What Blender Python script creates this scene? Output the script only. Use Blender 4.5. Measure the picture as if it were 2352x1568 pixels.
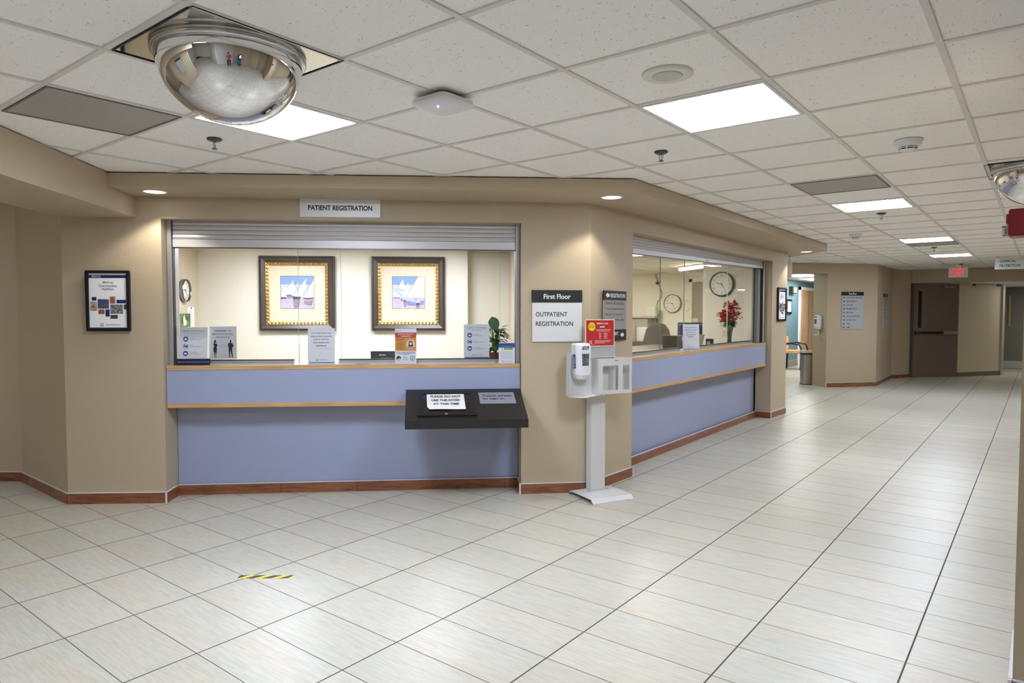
import bpy, bmesh, math, random
from mathutils import Vector, Matrix
random.seed(7)
SC = bpy.context.scene
for o in list(bpy.data.objects):
    bpy.data.objects.remove(o)
COL = SC.collection
PI = math.pi

# ---------------------------------------------------------------- camera, world, exposure
cam_d = bpy.data.cameras.new('camera')
cam_d.lens = 23.855
cam_d.sensor_width = 36
cam_d.clip_start = 0.05
cam_d.clip_end = 100
cam = bpy.data.objects.new('camera', cam_d)
COL.objects.link(cam)
cam.location = (0, 0, 1.476)
cam.rotation_euler = (math.radians(90 - 2.395), 0, math.radians(37.947))
SC.camera = cam
wd = bpy.data.worlds.new('world')
SC.world = wd
wd.use_nodes = True
wd.node_tree.nodes['Background'].inputs[0].default_value = (.8, .85, 1, 1)
wd.node_tree.nodes['Background'].inputs[1].default_value = 0.02
SC.view_settings.view_transform = 'Standard'
SC.view_settings.look = 'None'
SC.view_settings.gamma = 1
SC.view_settings.exposure = 0.09
try:
    SC.cycles.use_denoising = True
    SC.cycles.max_bounces = 8
    SC.cycles.diffuse_bounces = 5
    SC.cycles.glossy_bounces = 4
    SC.cycles.use_adaptive_sampling = True
    SC.cycles.adaptive_threshold = .02
    SC.cycles.transmission_bounces = 8
    SC.cycles.transparent_max_bounces = 16
    SC.cycles.sample_clamp_indirect = 8
    SC.cycles.caustics_reflective = False
    SC.cycles.caustics_refractive = False
except Exception:
    pass
PANEL_E = 49.0      # fluorescent ceiling panels
DOWN_W = 27.0       # recessed downlights
# office and lobby lamps are set where they are built

# ---------------------------------------------------------------- materials
def lin(c):
    c = c / 255
    return c / 12.92 if c <= .04045 else ((c + .055) / 1.055) ** 2.4
def rgb(r, g, b):
    return (lin(r), lin(g), lin(b), 1)
MATS = {}
def mat(name, col, rough=.5, metal=0, bump=None, spec=None, emit=None, var=None):
    if name in MATS:
        return MATS[name]
    m = bpy.data.materials.new(name)
    m.use_nodes = True
    nt = m.node_tree
    b = nt.nodes['Principled BSDF']
    b.inputs['Base Color'].default_value = rgb(*col)
    b.inputs['Roughness'].default_value = rough
    b.inputs['Metallic'].default_value = metal
    if spec is not None:
        b.inputs['Specular IOR Level'].default_value = spec
    if emit:
        b.inputs['Emission Color'].default_value = rgb(*emit[0])
        b.inputs['Emission Strength'].default_value = emit[1]
    if bump or var:
        tc = nt.nodes.new('ShaderNodeTexCoord')
        nz = nt.nodes.new('ShaderNodeTexNoise')
        nt.links.new(tc.outputs['Object'], nz.inputs['Vector'])
        nz.inputs['Scale'].default_value = (bump or var)[0]
        nz.inputs['Detail'].default_value = 4
        if bump:
            bp = nt.nodes.new('ShaderNodeBump')
            bp.inputs['Strength'].default_value = bump[1]
            bp.inputs['Distance'].default_value = bump[2]
            nt.links.new(nz.outputs['Fac'], bp.inputs['Height'])
            nt.links.new(bp.outputs['Normal'], b.inputs['Normal'])
        if var:
            rp = nt.nodes.new('ShaderNodeValToRGB')
            k = var[1]
            rp.color_ramp.elements[0].position = .3
            rp.color_ramp.elements[1].position = .7
            rp.color_ramp.elements[0].color = rgb(*[max(0, x * (1 - k)) for x in col])
            rp.color_ramp.elements[1].color = rgb(*[min(255, x * (1 + k)) for x in col])
            nt.links.new(nz.outputs['Fac'], rp.inputs['Fac'])
            nt.links.new(rp.outputs['Color'], b.inputs['Base Color'])
    MATS[name] = m
    return m
def flat(c, rough=.55):
    return mat('print_%d_%d_%d' % tuple(c), c, rough)

def nodes(m):
    nt = m.node_tree
    return nt, nt.nodes, nt.links, nt.nodes['Principled BSDF']
def math_node(nt, op, a, b=None, c=None):
    n = nt.nodes.new('ShaderNodeMath')
    n.operation = op
    for i, v in enumerate((a, b, c)):
        if v is None:
            continue
        if isinstance(v, (int, float)):
            n.inputs[i].default_value = v
        else:
            nt.links.new(v, n.inputs[i])
    return n.outputs[0]

# painted orange-peel wall
M_WALL = mat('painted_wall', (186, 170, 145), .55, bump=(70, .12, .01))
M_WALL_IN = mat('cream_wall', (228, 224, 210), .6, bump=(60, .1, .01))
M_WALL_TEX = mat('rough_wallpaper', (206, 192, 168), .7)
nt, N, L, B = nodes(M_WALL_TEX)
tc = N.new('ShaderNodeTexCoord'); mp = N.new('ShaderNodeMapping'); nz = N.new('ShaderNodeTexNoise')
mp.inputs['Scale'].default_value = (45, 45, 12); nz.inputs['Scale'].default_value = 1.0
L.new(tc.outputs['Object'], mp.inputs[0]); L.new(mp.outputs[0], nz.inputs['Vector'])
bp = N.new('ShaderNodeBump'); bp.inputs['Strength'].default_value = .6; bp.inputs['Distance'].default_value = .02
L.new(nz.outputs['Fac'], bp.inputs['Height']); L.new(bp.outputs['Normal'], B.inputs['Normal'])
M_WALL_W = mat('pale_wall', (205, 200, 196), .5, bump=(70, .1, .01))
M_WALL_BLUE = mat('blue_wall', (104, 138, 154), .6)
M_WALL_FAR = mat('dim_wall', (184, 167, 141), .6)
M_SOFF = M_WALL

# floor: 61 x 30 cm wood-grain porcelain, thin dark joints
M_FLOOR = mat('porcelain_floor', (214, 210, 196), .22)
def floor_nodes(m):
    nt, N, L, B = nodes(m)
    tc = N.new('ShaderNodeTexCoord')
    sp = N.new('ShaderNodeSeparateXYZ')
    L.new(tc.outputs['Object'], sp.inputs[0])
    ux = math_node(nt, 'DIVIDE', math_node(nt, 'ADD', sp.outputs[0], 2.8554), .61)
    vy = math_node(nt, 'DIVIDE', math_node(nt, 'SUBTRACT', sp.outputs[1], 2.0367), .3008)
    fx = math_node(nt, 'FRACT', ux); fy = math_node(nt, 'FRACT', vy)
    cx = math_node(nt, 'FLOOR', ux); cy = math_node(nt, 'FLOOR', vy)
    ax = math_node(nt, 'MINIMUM', fx, math_node(nt, 'SUBTRACT', 1, fx))
    ay = math_node(nt, 'MINIMUM', fy, math_node(nt, 'SUBTRACT', 1, fy))
    # random per tile, and random strength per cross joint
    cb = N.new('ShaderNodeCombineXYZ'); L.new(cx, cb.inputs[0]); L.new(cy, cb.inputs[1])
    wn = N.new('ShaderNodeTexWhiteNoise'); L.new(cb.outputs[0], wn.inputs['Vector'])
    gx = math_node(nt, 'LESS_THAN', ax, .0036 / .61)
    gy = math_node(nt, 'LESS_THAN', ay, .0025 / .3008)
    g = math_node(nt, 'MAXIMUM', gx, math_node(nt, 'MULTIPLY', gy, .85))
    # grain
    off = N.new('ShaderNodeVectorMath'); off.operation = 'SCALE'
    L.new(wn.outputs['Color'], off.inputs[0]); off.inputs['Scale'].default_value = 30
    ad = N.new('ShaderNodeVectorMath'); ad.operation = 'ADD'
    L.new(tc.outputs['Object'], ad.inputs[0]); L.new(off.outputs[0], ad.inputs[1])
    mp = N.new('ShaderNodeMapping'); mp.inputs['Scale'].default_value = (8, 95, 1)
    L.new(ad.outputs[0], mp.inputs[0])
    nz = N.new('ShaderNodeTexNoise'); nz.inputs['Scale'].default_value = 1; nz.inputs['Detail'].default_value = 6; nz.inputs['Roughness'].default_value = .6
    L.new(mp.outputs[0], nz.inputs['Vector'])
    mp2 = N.new('ShaderNodeMapping'); mp2.inputs['Scale'].default_value = (1.3, 7, 1)
    L.new(ad.outputs[0], mp2.inputs[0])
    nz2 = N.new('ShaderNodeTexNoise'); nz2.inputs['Scale'].default_value = 1; nz2.inputs['Detail'].default_value = 2
    L.new(mp2.outputs[0], nz2.inputs['Vector'])
    r1 = N.new('ShaderNodeValToRGB')
    e = r1.color_ramp.elements
    e[0].position = .28; e[0].color = rgb(180, 173, 157)
    e[1].position = .60; e[1].color = rgb(198, 194, 182)
    L.new(nz.outputs['Fac'], r1.inputs['Fac'])
    r2 = N.new('ShaderNodeValToRGB')
    e = r2.color_ramp.elements
    e[0].position = .38; e[0].color = (.95, .98, .98, 1)
    e[1].position = .70; e[1].color = (1, .94, .89, 1)
    L.new(nz2.outputs['Fac'], r2.inputs['Fac'])
    mx = N.new('ShaderNodeMix'); mx.data_type = 'RGBA'; mx.blend_type = 'MULTIPLY'; mx.inputs[0].default_value = .8
    L.new(r1.outputs['Color'], mx.inputs[6]); L.new(r2.outputs['Color'], mx.inputs[7])
    hv = N.new('ShaderNodeHueSaturation')
    L.new(mx.outputs[2], hv.inputs['Color'])
    L.new(math_node(nt, 'ADD', math_node(nt, 'MULTIPLY', wn.outputs['Value'], .09), .94), hv.inputs['Value'])
    mg = N.new('ShaderNodeMix'); mg.data_type = 'RGBA'
    L.new(g, mg.inputs[0]); L.new(hv.outputs[0], mg.inputs[6]); mg.inputs[7].default_value = rgb(74, 66, 62)
    L.new(mg.outputs[2], B.inputs['Base Color'])
    L.new(math_node(nt, 'ADD', math_node(nt, 'MULTIPLY', nz.outputs['Fac'], .16), math_node(nt, 'MULTIPLY_ADD', g, .45, .27)), B.inputs['Roughness'])
    bp = N.new('ShaderNodeBump'); bp.inputs['Strength'].default_value = .25; bp.inputs['Distance'].default_value = .002
    L.new(math_node(nt, 'SUBTRACT', 1, g), bp.inputs['Height'])
    L.new(bp.outputs['Normal'], B.inputs['Normal'])
floor_nodes(M_FLOOR)

# ceiling board with pin holes and short fissures
M_CEIL = mat('acoustic_board', (246, 244, 243), .85)
nt, N, L, B = nodes(M_CEIL)
tc = N.new('ShaderNodeTexCoord')
vo = N.new('ShaderNodeTexVoronoi'); vo.inputs['Scale'].default_value = 78
L.new(tc.outputs['Object'], vo.inputs['Vector'])
n2 = N.new('ShaderNodeTexNoise'); n2.inputs['Scale'].default_value = 26
L.new(tc.outputs['Object'], n2.inputs['Vector'])
d = math_node(nt, 'LESS_THAN', vo.outputs['Distance'], math_node(nt, 'MULTIPLY', math_node(nt, 'SUBTRACT', n2.outputs['Fac'], .40), .95))
mg = N.new('ShaderNodeMix'); mg.data_type = 'RGBA'
L.new(d, mg.inputs[0]); mg.inputs[6].default_value = rgb(252, 250, 249); mg.inputs[7].default_value = rgb(190, 186, 184)
L.new(mg.outputs[2], B.inputs['Base Color'])
M_TBAR = mat('ceiling_grid_steel', (222, 219, 216), .45)
M_CEIL_IN = mat('office_ceiling', (222, 216, 198), .8)

def wood_mat(name, c0, c1, scale, rough=.4):
    m = mat(name, c0, rough)
    nt, N, L, B = nodes(m)
    tc = N.new('ShaderNodeTexCoord'); mp = N.new('ShaderNodeMapping'); nz = N.new('ShaderNodeTexNoise')
    mp.inputs['Scale'].default_value = scale
    nz.inputs['Scale'].default_value = 1; nz.inputs['Detail'].default_value = 7; nz.inputs['Distortion'].default_value = .6
    L.new(tc.outputs['Object'], mp.inputs[0]); L.new(mp.outputs[0], nz.inputs['Vector'])
    r = N.new('ShaderNodeValToRGB')
    r.color_ramp.elements[0].position = .32; r.color_ramp.elements[0].color = rgb(*c0)
    r.color_ramp.elements[1].position = .68; r.color_ramp.elements[1].color = rgb(*c1)
    L.new(nz.outputs['Fac'], r.inputs['Fac']); L.new(r.outputs['Color'], B.inputs['Base Color'])
    return m
M_BASE = wood_mat('brown_skirting_tile', (108, 64, 42), (156, 100, 68), (5, 5, 60), .35)
M_OAK = wood_mat('pale_wood_edge', (184, 142, 92), (216, 178, 126), (3, 3, 70), .4)
M_DOORW = wood_mat('maple_door', (206, 170, 132), (224, 192, 156), (6, 6, 1.5), .45)
M_TRIM = mat('white_metal_trim', (214, 212, 218), .35)
M_BLUE = mat('blue_laminate', (156, 164, 193), .5)
M_ALU = mat('brushed_aluminium', (186, 186, 188), .38, .75)
M_ALU_W = mat('shutter_aluminium', (206, 203, 204), .42, .45)
M_GASK = mat('black_gasket', (22, 22, 24), .5)
M_BLACK = mat('black_satin', (20, 20, 22), .35)
M_BLACKM = mat('black_matte', (28, 27, 27), .6)
M_WHITE = mat('white_plastic', (226, 226, 230), .35)
M_STAND = mat('pale_grey_steel', (206, 205, 204), .4)
M_CHROME = mat('chrome_mirror', (226, 226, 228), .015, 1)
M_STEEL = mat('steel', (150, 148, 146), .25, 1)
M_DARKSTEEL = mat('dark_steel', (92, 88, 84), .35, .9)
M_GOLD = mat('gilt', (204, 170, 104), .32, .85, bump=(160, .5, .004))
M_FRAMEB = mat('bronze_frame', (76, 68, 64), .38, .25)
M_MATB = mat('cream_mount', (214, 200, 176), .7)
M_PAPER = mat('white_paper', (242, 243, 248), .6)
M_SILV = mat('silver_sign', (224, 225, 226), .4, .15)
M_SIGNG = mat('grey_sign', (150, 146, 143), .5)
M_INK = mat('black_ink', (18, 18, 20), .5)
M_RED = mat('red_print', (196, 34, 34), .45)
M_CHARC = mat('charcoal_fabric', (86, 80, 74), .9)
M_DOORD = mat('brown_steel_door', (124, 106, 94), .5)
M_DOORC = mat('cream_door', (214, 202, 174), .5)
M_LEAF = mat('leaf_green', (46, 92, 44), .45, var=(30, .25))
M_STEM = mat('stem_green', (78, 112, 60), .5)
M_SOIL = mat('terracotta', (120, 66, 48), .8)
M_BROWND = mat('dark_brown', (66, 52, 42), .6)

def emis(name, col, s):
    m = bpy.data.materials.new(name); m.use_nodes = True
    nt = m.node_tree; nt.nodes.remove(nt.nodes['Principled BSDF'])
    e = nt.nodes.new('ShaderNodeEmission'); e.inputs[0].default_value = rgb(*col); e.inputs[1].default_value = s
    nt.links.new(e.outputs[0], nt.nodes['Material Output'].inputs[0])
    return m
M_PANEL = emis('lit_diffuser', (228, 238, 255), PANEL_E)
M_PANEL_LOB = emis('lit_diffuser_lobby', (255, 252, 244), 20)
M_PANEL_OFF = emis('lit_diffuser_office', (240, 244, 255), 36)
M_FILL_OFF2 = emis('fill_diffuser_office_two', (255, 250, 238), 75)  # for the added fill lamps of the corridor-side office
M_TUBE = emis('lit_tube', (255, 252, 240), 40)
M_DOWN = emis('lit_lens', (250, 250, 255), 5)
M_LED = emis('blue_led', (90, 90, 255), 25)
M_EXITR = emis('lit_red_letters', (255, 20, 24), 1.6)
M_SCREEN = emis('lit_screen', (48, 70, 120), .45)
M_SCREENB = emis('lit_screen_bar', (170, 180, 230), .8)

def glass_mat(name, tint=(1, 1, 1), refl=1.0):
    m = bpy.data.materials.new(name); m.use_nodes = True
    nt = m.node_tree; nt.nodes.remove(nt.nodes['Principled BSDF'])
    t = nt.nodes.new('ShaderNodeBsdfTransparent'); t.inputs[0].default_value = (*tint, 1)
    g = nt.nodes.new('ShaderNodeBsdfGlossy'); g.inputs['Roughness'].default_value = .0
    f = nt.nodes.new('ShaderNodeFresnel'); f.inputs[0].default_value = 1.45
    mu = math_node(nt, 'MULTIPLY', f.outputs[0], refl)
    mx = nt.nodes.new('ShaderNodeMixShader')
    nt.links.new(mu, mx.inputs[0]); nt.links.new(t.outputs[0], mx.inputs[1]); nt.links.new(g.outputs[0], mx.inputs[2])
    nt.links.new(mx.outputs[0], nt.nodes['Material Output'].inputs[0])
    return m
M_GLASS = glass_mat('window_glass', (.992, .996, .992), .5)
M_ACRYL = glass_mat('clear_acrylic', (.985, .985, .99), .5)
M_GLASSE = mat('glass_edge', (168, 196, 184), .2)

# perforated return-air grille
M_PERF = mat('perforated_metal', (120, 117, 114), .5)
nt, N, L, B = nodes(M_PERF)
tc = N.new('ShaderNodeTexCoord'); sp = N.new('ShaderNodeSeparateXYZ'); L.new(tc.outputs['Object'], sp.inputs[0])
def holes(a):
    f = math_node(nt, 'FRACT', math_node(nt, 'MULTIPLY', a, 95))
    s = math_node(nt, 'SUBTRACT', f, .5)
    return math_node(nt, 'MULTIPLY', s, s)
q = math_node(nt, 'ADD', holes(sp.outputs[0]), holes(sp.outputs[1]))
mk = math_node(nt, 'LESS_THAN', q, .105)
mg = N.new('ShaderNodeMix'); mg.data_type = 'RGBA'; L.new(mk, mg.inputs[0])
mg.inputs[6].default_value = rgb(196, 192, 188); mg.inputs[7].default_value = rgb(66, 63, 60)
L.new(mg.outputs[2], B.inputs['Base Color'])

# ---------------------------------------------------------------- mesh helpers
class MB:
    def __init__(s):
        s.v = []; s.f = []; s.m = []; s.mats = []; s.sm = []
    def mi(s, m):
        if m not in s.mats:
            s.mats.append(m)
        return s.mats.index(m)
    def add(s, vs, fs, m, smooth=False):
        o = len(s.v); k = s.mi(m)
        s.v += [tuple(p) for p in vs]
        for f in fs:
            s.f.append([i + o for i in f]); s.m.append(k); s.sm.append(smooth)
        return s
    def box(s, x0, x1, y0, y1, z0, z1, m):
        v = [(x, y, z) for z in (z0, z1) for y in (y0, y1) for x in (x0, x1)]
        return s.add(v, [(0, 2, 3, 1), (4, 5, 7, 6), (0, 1, 5, 4), (2, 6, 7, 3), (0, 4, 6, 2), (1, 3, 7, 5)], m)
    def prism(s, pts, z0, z1, m, axis='z'):
        # pts: closed outline; axis z: pts are (x,y); axis y: pts are (x,z), extruded y from z0 to z1; axis x: pts (y,z)
        n = len(pts)
        area = sum(pts[i][0] * pts[(i + 1) % n][1] - pts[(i + 1) % n][0] * pts[i][1] for i in range(n))
        if (area < 0) != (axis == 'y'):
            pts = pts[::-1]
        def P(p, h):
            return (p[0], p[1], h) if axis == 'z' else ((p[0], h, p[1]) if axis == 'y' else (h, p[0], p[1]))
        v = [P(p, z0) for p in pts] + [P(p, z1) for p in pts]
        fs = [tuple(range(n - 1, -1, -1)), tuple(range(n, 2 * n))] + [(i, (i + 1) % n, n + (i + 1) % n, n + i) for i in range(n)]
        return s.add(v, fs, m)
    def lathe(s, prof, m, n=32, c=(0, 0, 0), axis='z', smooth=True, caps=True):
        # prof: list of (r, h) ; h along axis
        vs = []; fs = []
        for r, h in prof:
            for i in range(n):
                a = 2 * PI * i / n
                p = (r * math.cos(a), r * math.sin(a), h)
                if axis == 'y':
                    p = (p[0], h, p[1])
                elif axis == 'x':
                    p = (h, p[0], p[1])
                vs.append((p[0] + c[0], p[1] + c[1], p[2] + c[2]))
        for j in range(len(prof) - 1):
            for i in range(n):
                a, b = j * n + i, j * n + (i + 1) % n
                fs.append((a, b, b + n, a + n))
        s.add(vs, fs, m, smooth)
        o = len(s.v) - len(vs); k = s.mi(m)
        if caps and prof[0][0] > 1e-6:
            s.f.append([o + i for i in range(n - 1, -1, -1)]); s.m.append(k); s.sm.append(False)
        if caps and prof[-1][0] > 1e-6:
            s.f.append([o + (len(prof) - 1) * n + i for i in range(n)]); s.m.append(k); s.sm.append(False)
        return s
    def tube(s, pts, r, m, n=8):
        pts = [Vector(p) for p in pts]
        rs = r if isinstance(r, (list, tuple)) else [r] * len(pts)
        vs = []; fs = []
        up = Vector((0, 0, 1))
        prev = None
        for i, p in enumerate(pts):
            t = (pts[min(i + 1, len(pts) - 1)] - pts[max(i - 1, 0)])
            t = t.normalized() if t.length > 1e-9 else up
            if prev is None:
                a = up if abs(t.dot(up)) < .9 else Vector((1, 0, 0))
                x = t.cross(a).normalized()
            else:
                x = (prev - t * prev.dot(t)).normalized()
            prev = x
            y = t.cross(x)
            for k in range(n):
                a = 2 * PI * k / n
                vs.append(tuple(p + (x * math.cos(a) + y * math.sin(a)) * rs[i]))
        for j in range(len(pts) - 1):
            for k in range(n):
                a, b = j * n + k, j * n + (k + 1) % n
                fs.append((a, b, b + n, a + n))
        fs += [tuple(range(n - 1, -1, -1)), tuple((len(pts) - 1) * n + k for k in range(n))]
        return s.add(vs, fs, m, True)
    def disc(s, cx, cz, r, y, m, n=28, th=.0005):
        return s.prism([(cx + r * math.cos(2 * PI * i / n), cz + r * math.sin(2 * PI * i / n)) for i in range(n)], y - th, y, m, 'y')
    def rect(s, x0, x1, z0, z1, y, m, th=.0005):
        return s.box(x0, x1, y - th, y, z0, z1, m)
    def text(s, body, cx, cz, w, h, y, m, bold=0, align='c', th=.0004):
        vs, fs = text_geo(body, bold)
        if not vs:
            return s
        xs = [p[0] for p in vs]; ys = [p[1] for p in vs]
        x0, x1, y0, y1 = min(xs), max(xs), min(ys), max(ys)
        sx = w / (x1 - x0) if w else None
        sy = h / (y1 - y0) if h else None
        sx = sx or sy; sy = sy or sx
        ox = cx - (x0 + x1) / 2 * sx if align == 'c' else cx - x0 * sx
        oy = cz - (y0 + y1) / 2 * sy
        v = [(p[0] * sx + ox, y - th, p[1] * sy + oy) for p in vs]
        return s.add(v, fs, m)
    def build(s, name, parent=None, bevel=0, loc=None, rot=None, label=None, seg=2, angle=.6):
        me = bpy.data.meshes.new(name)
        me.from_pydata(s.v, [], s.f)
        for m in s.mats:
            me.materials.append(m)
        for p, k, sm in zip(me.polygons, s.m, s.sm):
            p.material_index = k; p.use_smooth = sm
        if bevel:
            bm = bmesh.new(); bm.from_mesh(me)
            bmesh.ops.remove_doubles(bm, verts=bm.verts, dist=1e-6)
            es = [e for e in bm.edges if len(e.link_faces) == 2 and e.calc_face_angle(0) > angle]
            bmesh.ops.bevel(bm, geom=es, offset=bevel, segments=seg, affect='EDGES', clamp_overlap=True)
            bm.to_mesh(me); bm.free()
        me.update()
        o = bpy.data.objects.new(name, me)
        COL.objects.link(o)
        if parent:
            o.parent = parent
        if loc: o.location = loc
        if rot: o.rotation_euler = rot
        if label: o['label'] = label
        return o
_TC = {}
def text_geo(body, bold):
    key = (body, bold)
    if key in _TC:
        return _TC[key]
    c = bpy.data.curves.new('t', 'FONT')
    c.body = body; c.size = 1; c.resolution_u = 3; c.offset = bold; c.align_x = 'CENTER'
    o = bpy.data.objects.new('t', c); COL.objects.link(o)
    dg = bpy.context.evaluated_depsgraph_get(); dg.update()
    me = bpy.data.meshes.new_from_object(o.evaluated_get(dg))
    vs = [tuple(v.co) for v in me.vertices]; fs = [tuple(p.vertices) for p in me.polygons]
    bpy.data.objects.remove(o); bpy.data.curves.remove(c); bpy.data.meshes.remove(me)
    _TC[key] = (vs, fs)
    return vs, fs

def thing(name, label, cat, loc=(0, 0, 0), rz=0, group=None, rx=0):
    o = bpy.data.objects.new(name, None)
    COL.objects.link(o)
    o.empty_display_size = .1
    o.location = loc; o.rotation_euler = (rx, 0, rz)
    o['label'] = label; o['category'] = cat
    if group: o['group'] = group
    return o
def tag(o, label, cat, group=None):
    o['label'] = label; o['category'] = cat
    if group: o['group'] = group
    return o
def struct(o):
    o['kind'] = 'structure'
    return o
def dup(root, loc, rz, label, group=None):
    r = root.copy(); COL.objects.link(r)
    r.location = loc; r.rotation_euler = (0, 0, rz); r['label'] = label
    if group: r['group'] = group
    for ch in list(root.children):
        c = ch.copy(); COL.objects.link(c); c.parent = r
        for g in list(ch.children):
            e = g.copy(); COL.objects.link(e); e.parent = c
    return r

# ---------------------------------------------------------------- plan
# world frame: y runs down the corridor, x to its right; the camera stands at the origin
PL = Vector((-5.341, 2.472)); PIL = Vector((-3.316, 4.374)); PIM = Vector((-2.908, 4.778)); PIR = Vector((-2.896, 5.473))
R2C = Vector((-2.973, 9.719)); R2D = Vector((-2.958, 10.366))
LCV = Vector((-5.905, 1.986)); LIN = Vector((-7.022, 2.013))
U1 = (PIL - PL).normalized(); I1 = Vector((-U1.y, U1.x)); LEN1 = (PIL - PL).length
U2 = (R2C - PIR).normalized(); I2 = Vector((-U2.y, U2.x)); LEN2 = (R2C - PIR).length
RZ1 = math.atan2(U1.y, U1.x); RZ2 = math.atan2(U2.y, U2.x)
def W1(s, d=0):
    return PL + U1 * s + I1 * d
def W2(s, d=0):
    return PIR + U2 * s + I2 * d
def t2(v): return (v[0], v[1])
def v3(v, z): return (v[0], v[1], z)
ZC = 2.457; ZS = 2.365; ZB = 2.205; ZO = 2.2; ZOFF = 2.25
GX = lambda i: -.935 + .617 * (i - 2)
GY = lambda k: 2.945 + .6165 * (k - 1)

# ---------------------------------------------------------------- floor and ceilings
struct(MB().box(-12, 3.2, -4.5, 25.5, -.12, 0, M_FLOOR).build('floor'))
def ceiling():
    m = MB()
    x0, x1, y0, y1 = -12, 3.2, -4.5, 25.5
    zt = ZC + .007
    m.box(x0, x1, y0, y1, zt, zt + .1, M_CEIL)
    i = -16
    while GX(i) < x1:
        x = GX(i)
        if x > x0:
            m.box(x - .012, x + .012, y0, y1, ZC, zt + .001, M_TBAR)
        i += 1
    k = -11
    while GY(k) < y1:
        y = GY(k)
        if y > y0:
            m.box(x0, x1, y - .012, y + .012, ZC + .0006, zt + .001, M_TBAR)
        k += 1
    return struct(m.build('ceiling'))
ceiling()

# ---------------------------------------------------------------- walls
def wall(name, pts, z0, z1, m=None):
    return struct(MB().prism([t2(p) for p in pts], z0, z1, m or M_WALL).build(name))
LW = LIN + Vector((-.83, -.557)) * 3.2
wall('wall_left', [LW, LIN, LCV, W1(0, 0), W1(0, .3), W1(-.85, .3), W1(-.85, .9), LIN + Vector((-.1, 1.2)), LW + Vector((-.5, .7))], 0, 2.45)
# pier between the two windows
wall('wall_pillar', [PIL, PIM, PIR, W2(0, .3), W1(LEN1 + .17, .3), W1(LEN1, .3)], 0, 2.45)
# header above the first window
wall('wall_header_front', [W1(0, 0), PIL, W1(LEN1, .3), W1(0, .3)], ZO, 2.45)
# second window header, end pier
wall('wall_header_right', [PIR, R2C, W2(LEN2, .3), W2(0, .3)], ZO, 2.45)
DG = Vector((-.70, .714))
wall('wall_corridor_end', [R2C, R2D, R2D + DG * 2.75, R2D + DG * 2.75 + Vector((-.12, -.12)), R2D + Vector((-.12, -.25)), W2(LEN2 + .02, .22)], 0, 2.45)
# dropped soffit around the counters, and the deeper beam on the left
S0 = Vector((-5.19, 2.01)); S1 = Vector((-2.377, 4.512)); S2 = Vector((-2.452, 10.505)); S3 = Vector((-3.216, 11.34))
wall('wall_soffit', [S0, S1, S2, S3, Vector((-3.6, 10.9)), R2D + Vector((-.3, -.1)), W2(LEN2, .2), W2(0, .2), PIM + Vector((-.12, .05)), W1(LEN1, .15), W1(-.25, .15)], ZS, 2.455)
BV = Vector((.703, -.711))
BA = Vector((-5.470, 2.339)); BBv = Vector((-5.93, 1.99))
wall('wall_beam', [BA + I1 * .05, W1(-.70, .05), BBv, BBv + BV * 4.6, BA + BV * 4.6], ZB, 2.4555)
# wall lengths
D1 = Vector((-3.36, 14.472)); D2 = Vector((-2.62, 15.358)); D3 = Vector((-2.654, 17.35)); D4 = Vector((-2.36, 17.95))
UD = (D2 - D1).normalized(); ID = Vector((-UD.y, UD.x))
wall('wall_far', [D1, D2, D3, D4, D4 + Vector((-.15, .15)), D3 + Vector((-1.0, 0)), D1 + ID * .42], 0, 2.46, M_WALL_FAR)
DH = D1 - UD * 1.9
wall('wall_header_lobby', [D1, DH, DH + ID * .25, D1 + ID * .25], 2.255, 2.46, M_WALL_FAR)
wall('wall_lobby_near', [DH, DH - UD * .62, DH - UD * .62 + ID * .25, DH + ID * .25], 0, 2.46, M_WALL_FAR)
# lobby
wall('wall_lobby', [Vector((-5.42, 16.2)), Vector((-5.42, 24)), Vector((-5.6, 24)), Vector((-5.6, 16.2))], 0, 2.46, M_WALL_BLUE)
wall('wall_lobby_back', [Vector((-5.42, 23.5)), Vector((-3.7, 23.5)), Vector((-3.7, 23.7)), Vector((-5.42, 23.7))], 0, 2.46, M_WALL_BLUE)
wall('wall_lobby_right', [D3 + Vector((-1.0, 0)), Vector((-3.66, 23.5)), Vector((-3.5, 23.5)), D3 + Vector((-.8, 0))], 0, 2.46, M_WALL_W)
wall('wall_lobby_left', [Vector((-5.12, 12.62)), Vector((-5.42, 16.2)), Vector((-5.6, 16.2)), Vector((-5.3, 12.6))], 0, 2.46, M_WALL_BLUE)
struct(MB().box(-6.5, -3.65, 14.9, 23.6, 2.385, 2.40, M_CEIL).build('ceiling_lobby'))
# the end of the corridor: a header beam, then the last stretch of passage
wall('wall_header_far', [D4, Vector((3, 17.95)), Vector((3, 18.2)), D4 + Vector((-.1, .25))], 2.16, 2.46, M_WALL_FAR)
D5 = Vector((-1.511, 18.733)); D6 = Vector((-.752, 19.888))
struct(MB().box(-2.6, 2.5, 18.2, 25, 2.17, 2.2, M_CEIL).build('ceiling_passage'))
wall('wall_passage_left', [D4 + Vector((-.1, .2)), Vector((-2.6, 19.4)), Vector((-1.5, 20.3)), Vector((-.9, 24)), Vector((-2.9, 24)), Vector((-2.9, 18.2))], 0, 2.2, M_WALL_FAR)
wall('wall_passage_end', [Vector((-2.6, 23.6)), Vector((1.5, 23.6)), Vector((1.5, 23.8)), Vector((-2.6, 23.8))], 0, 2.2, mat('grey_green_wall', (128, 132, 124), .6))
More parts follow.
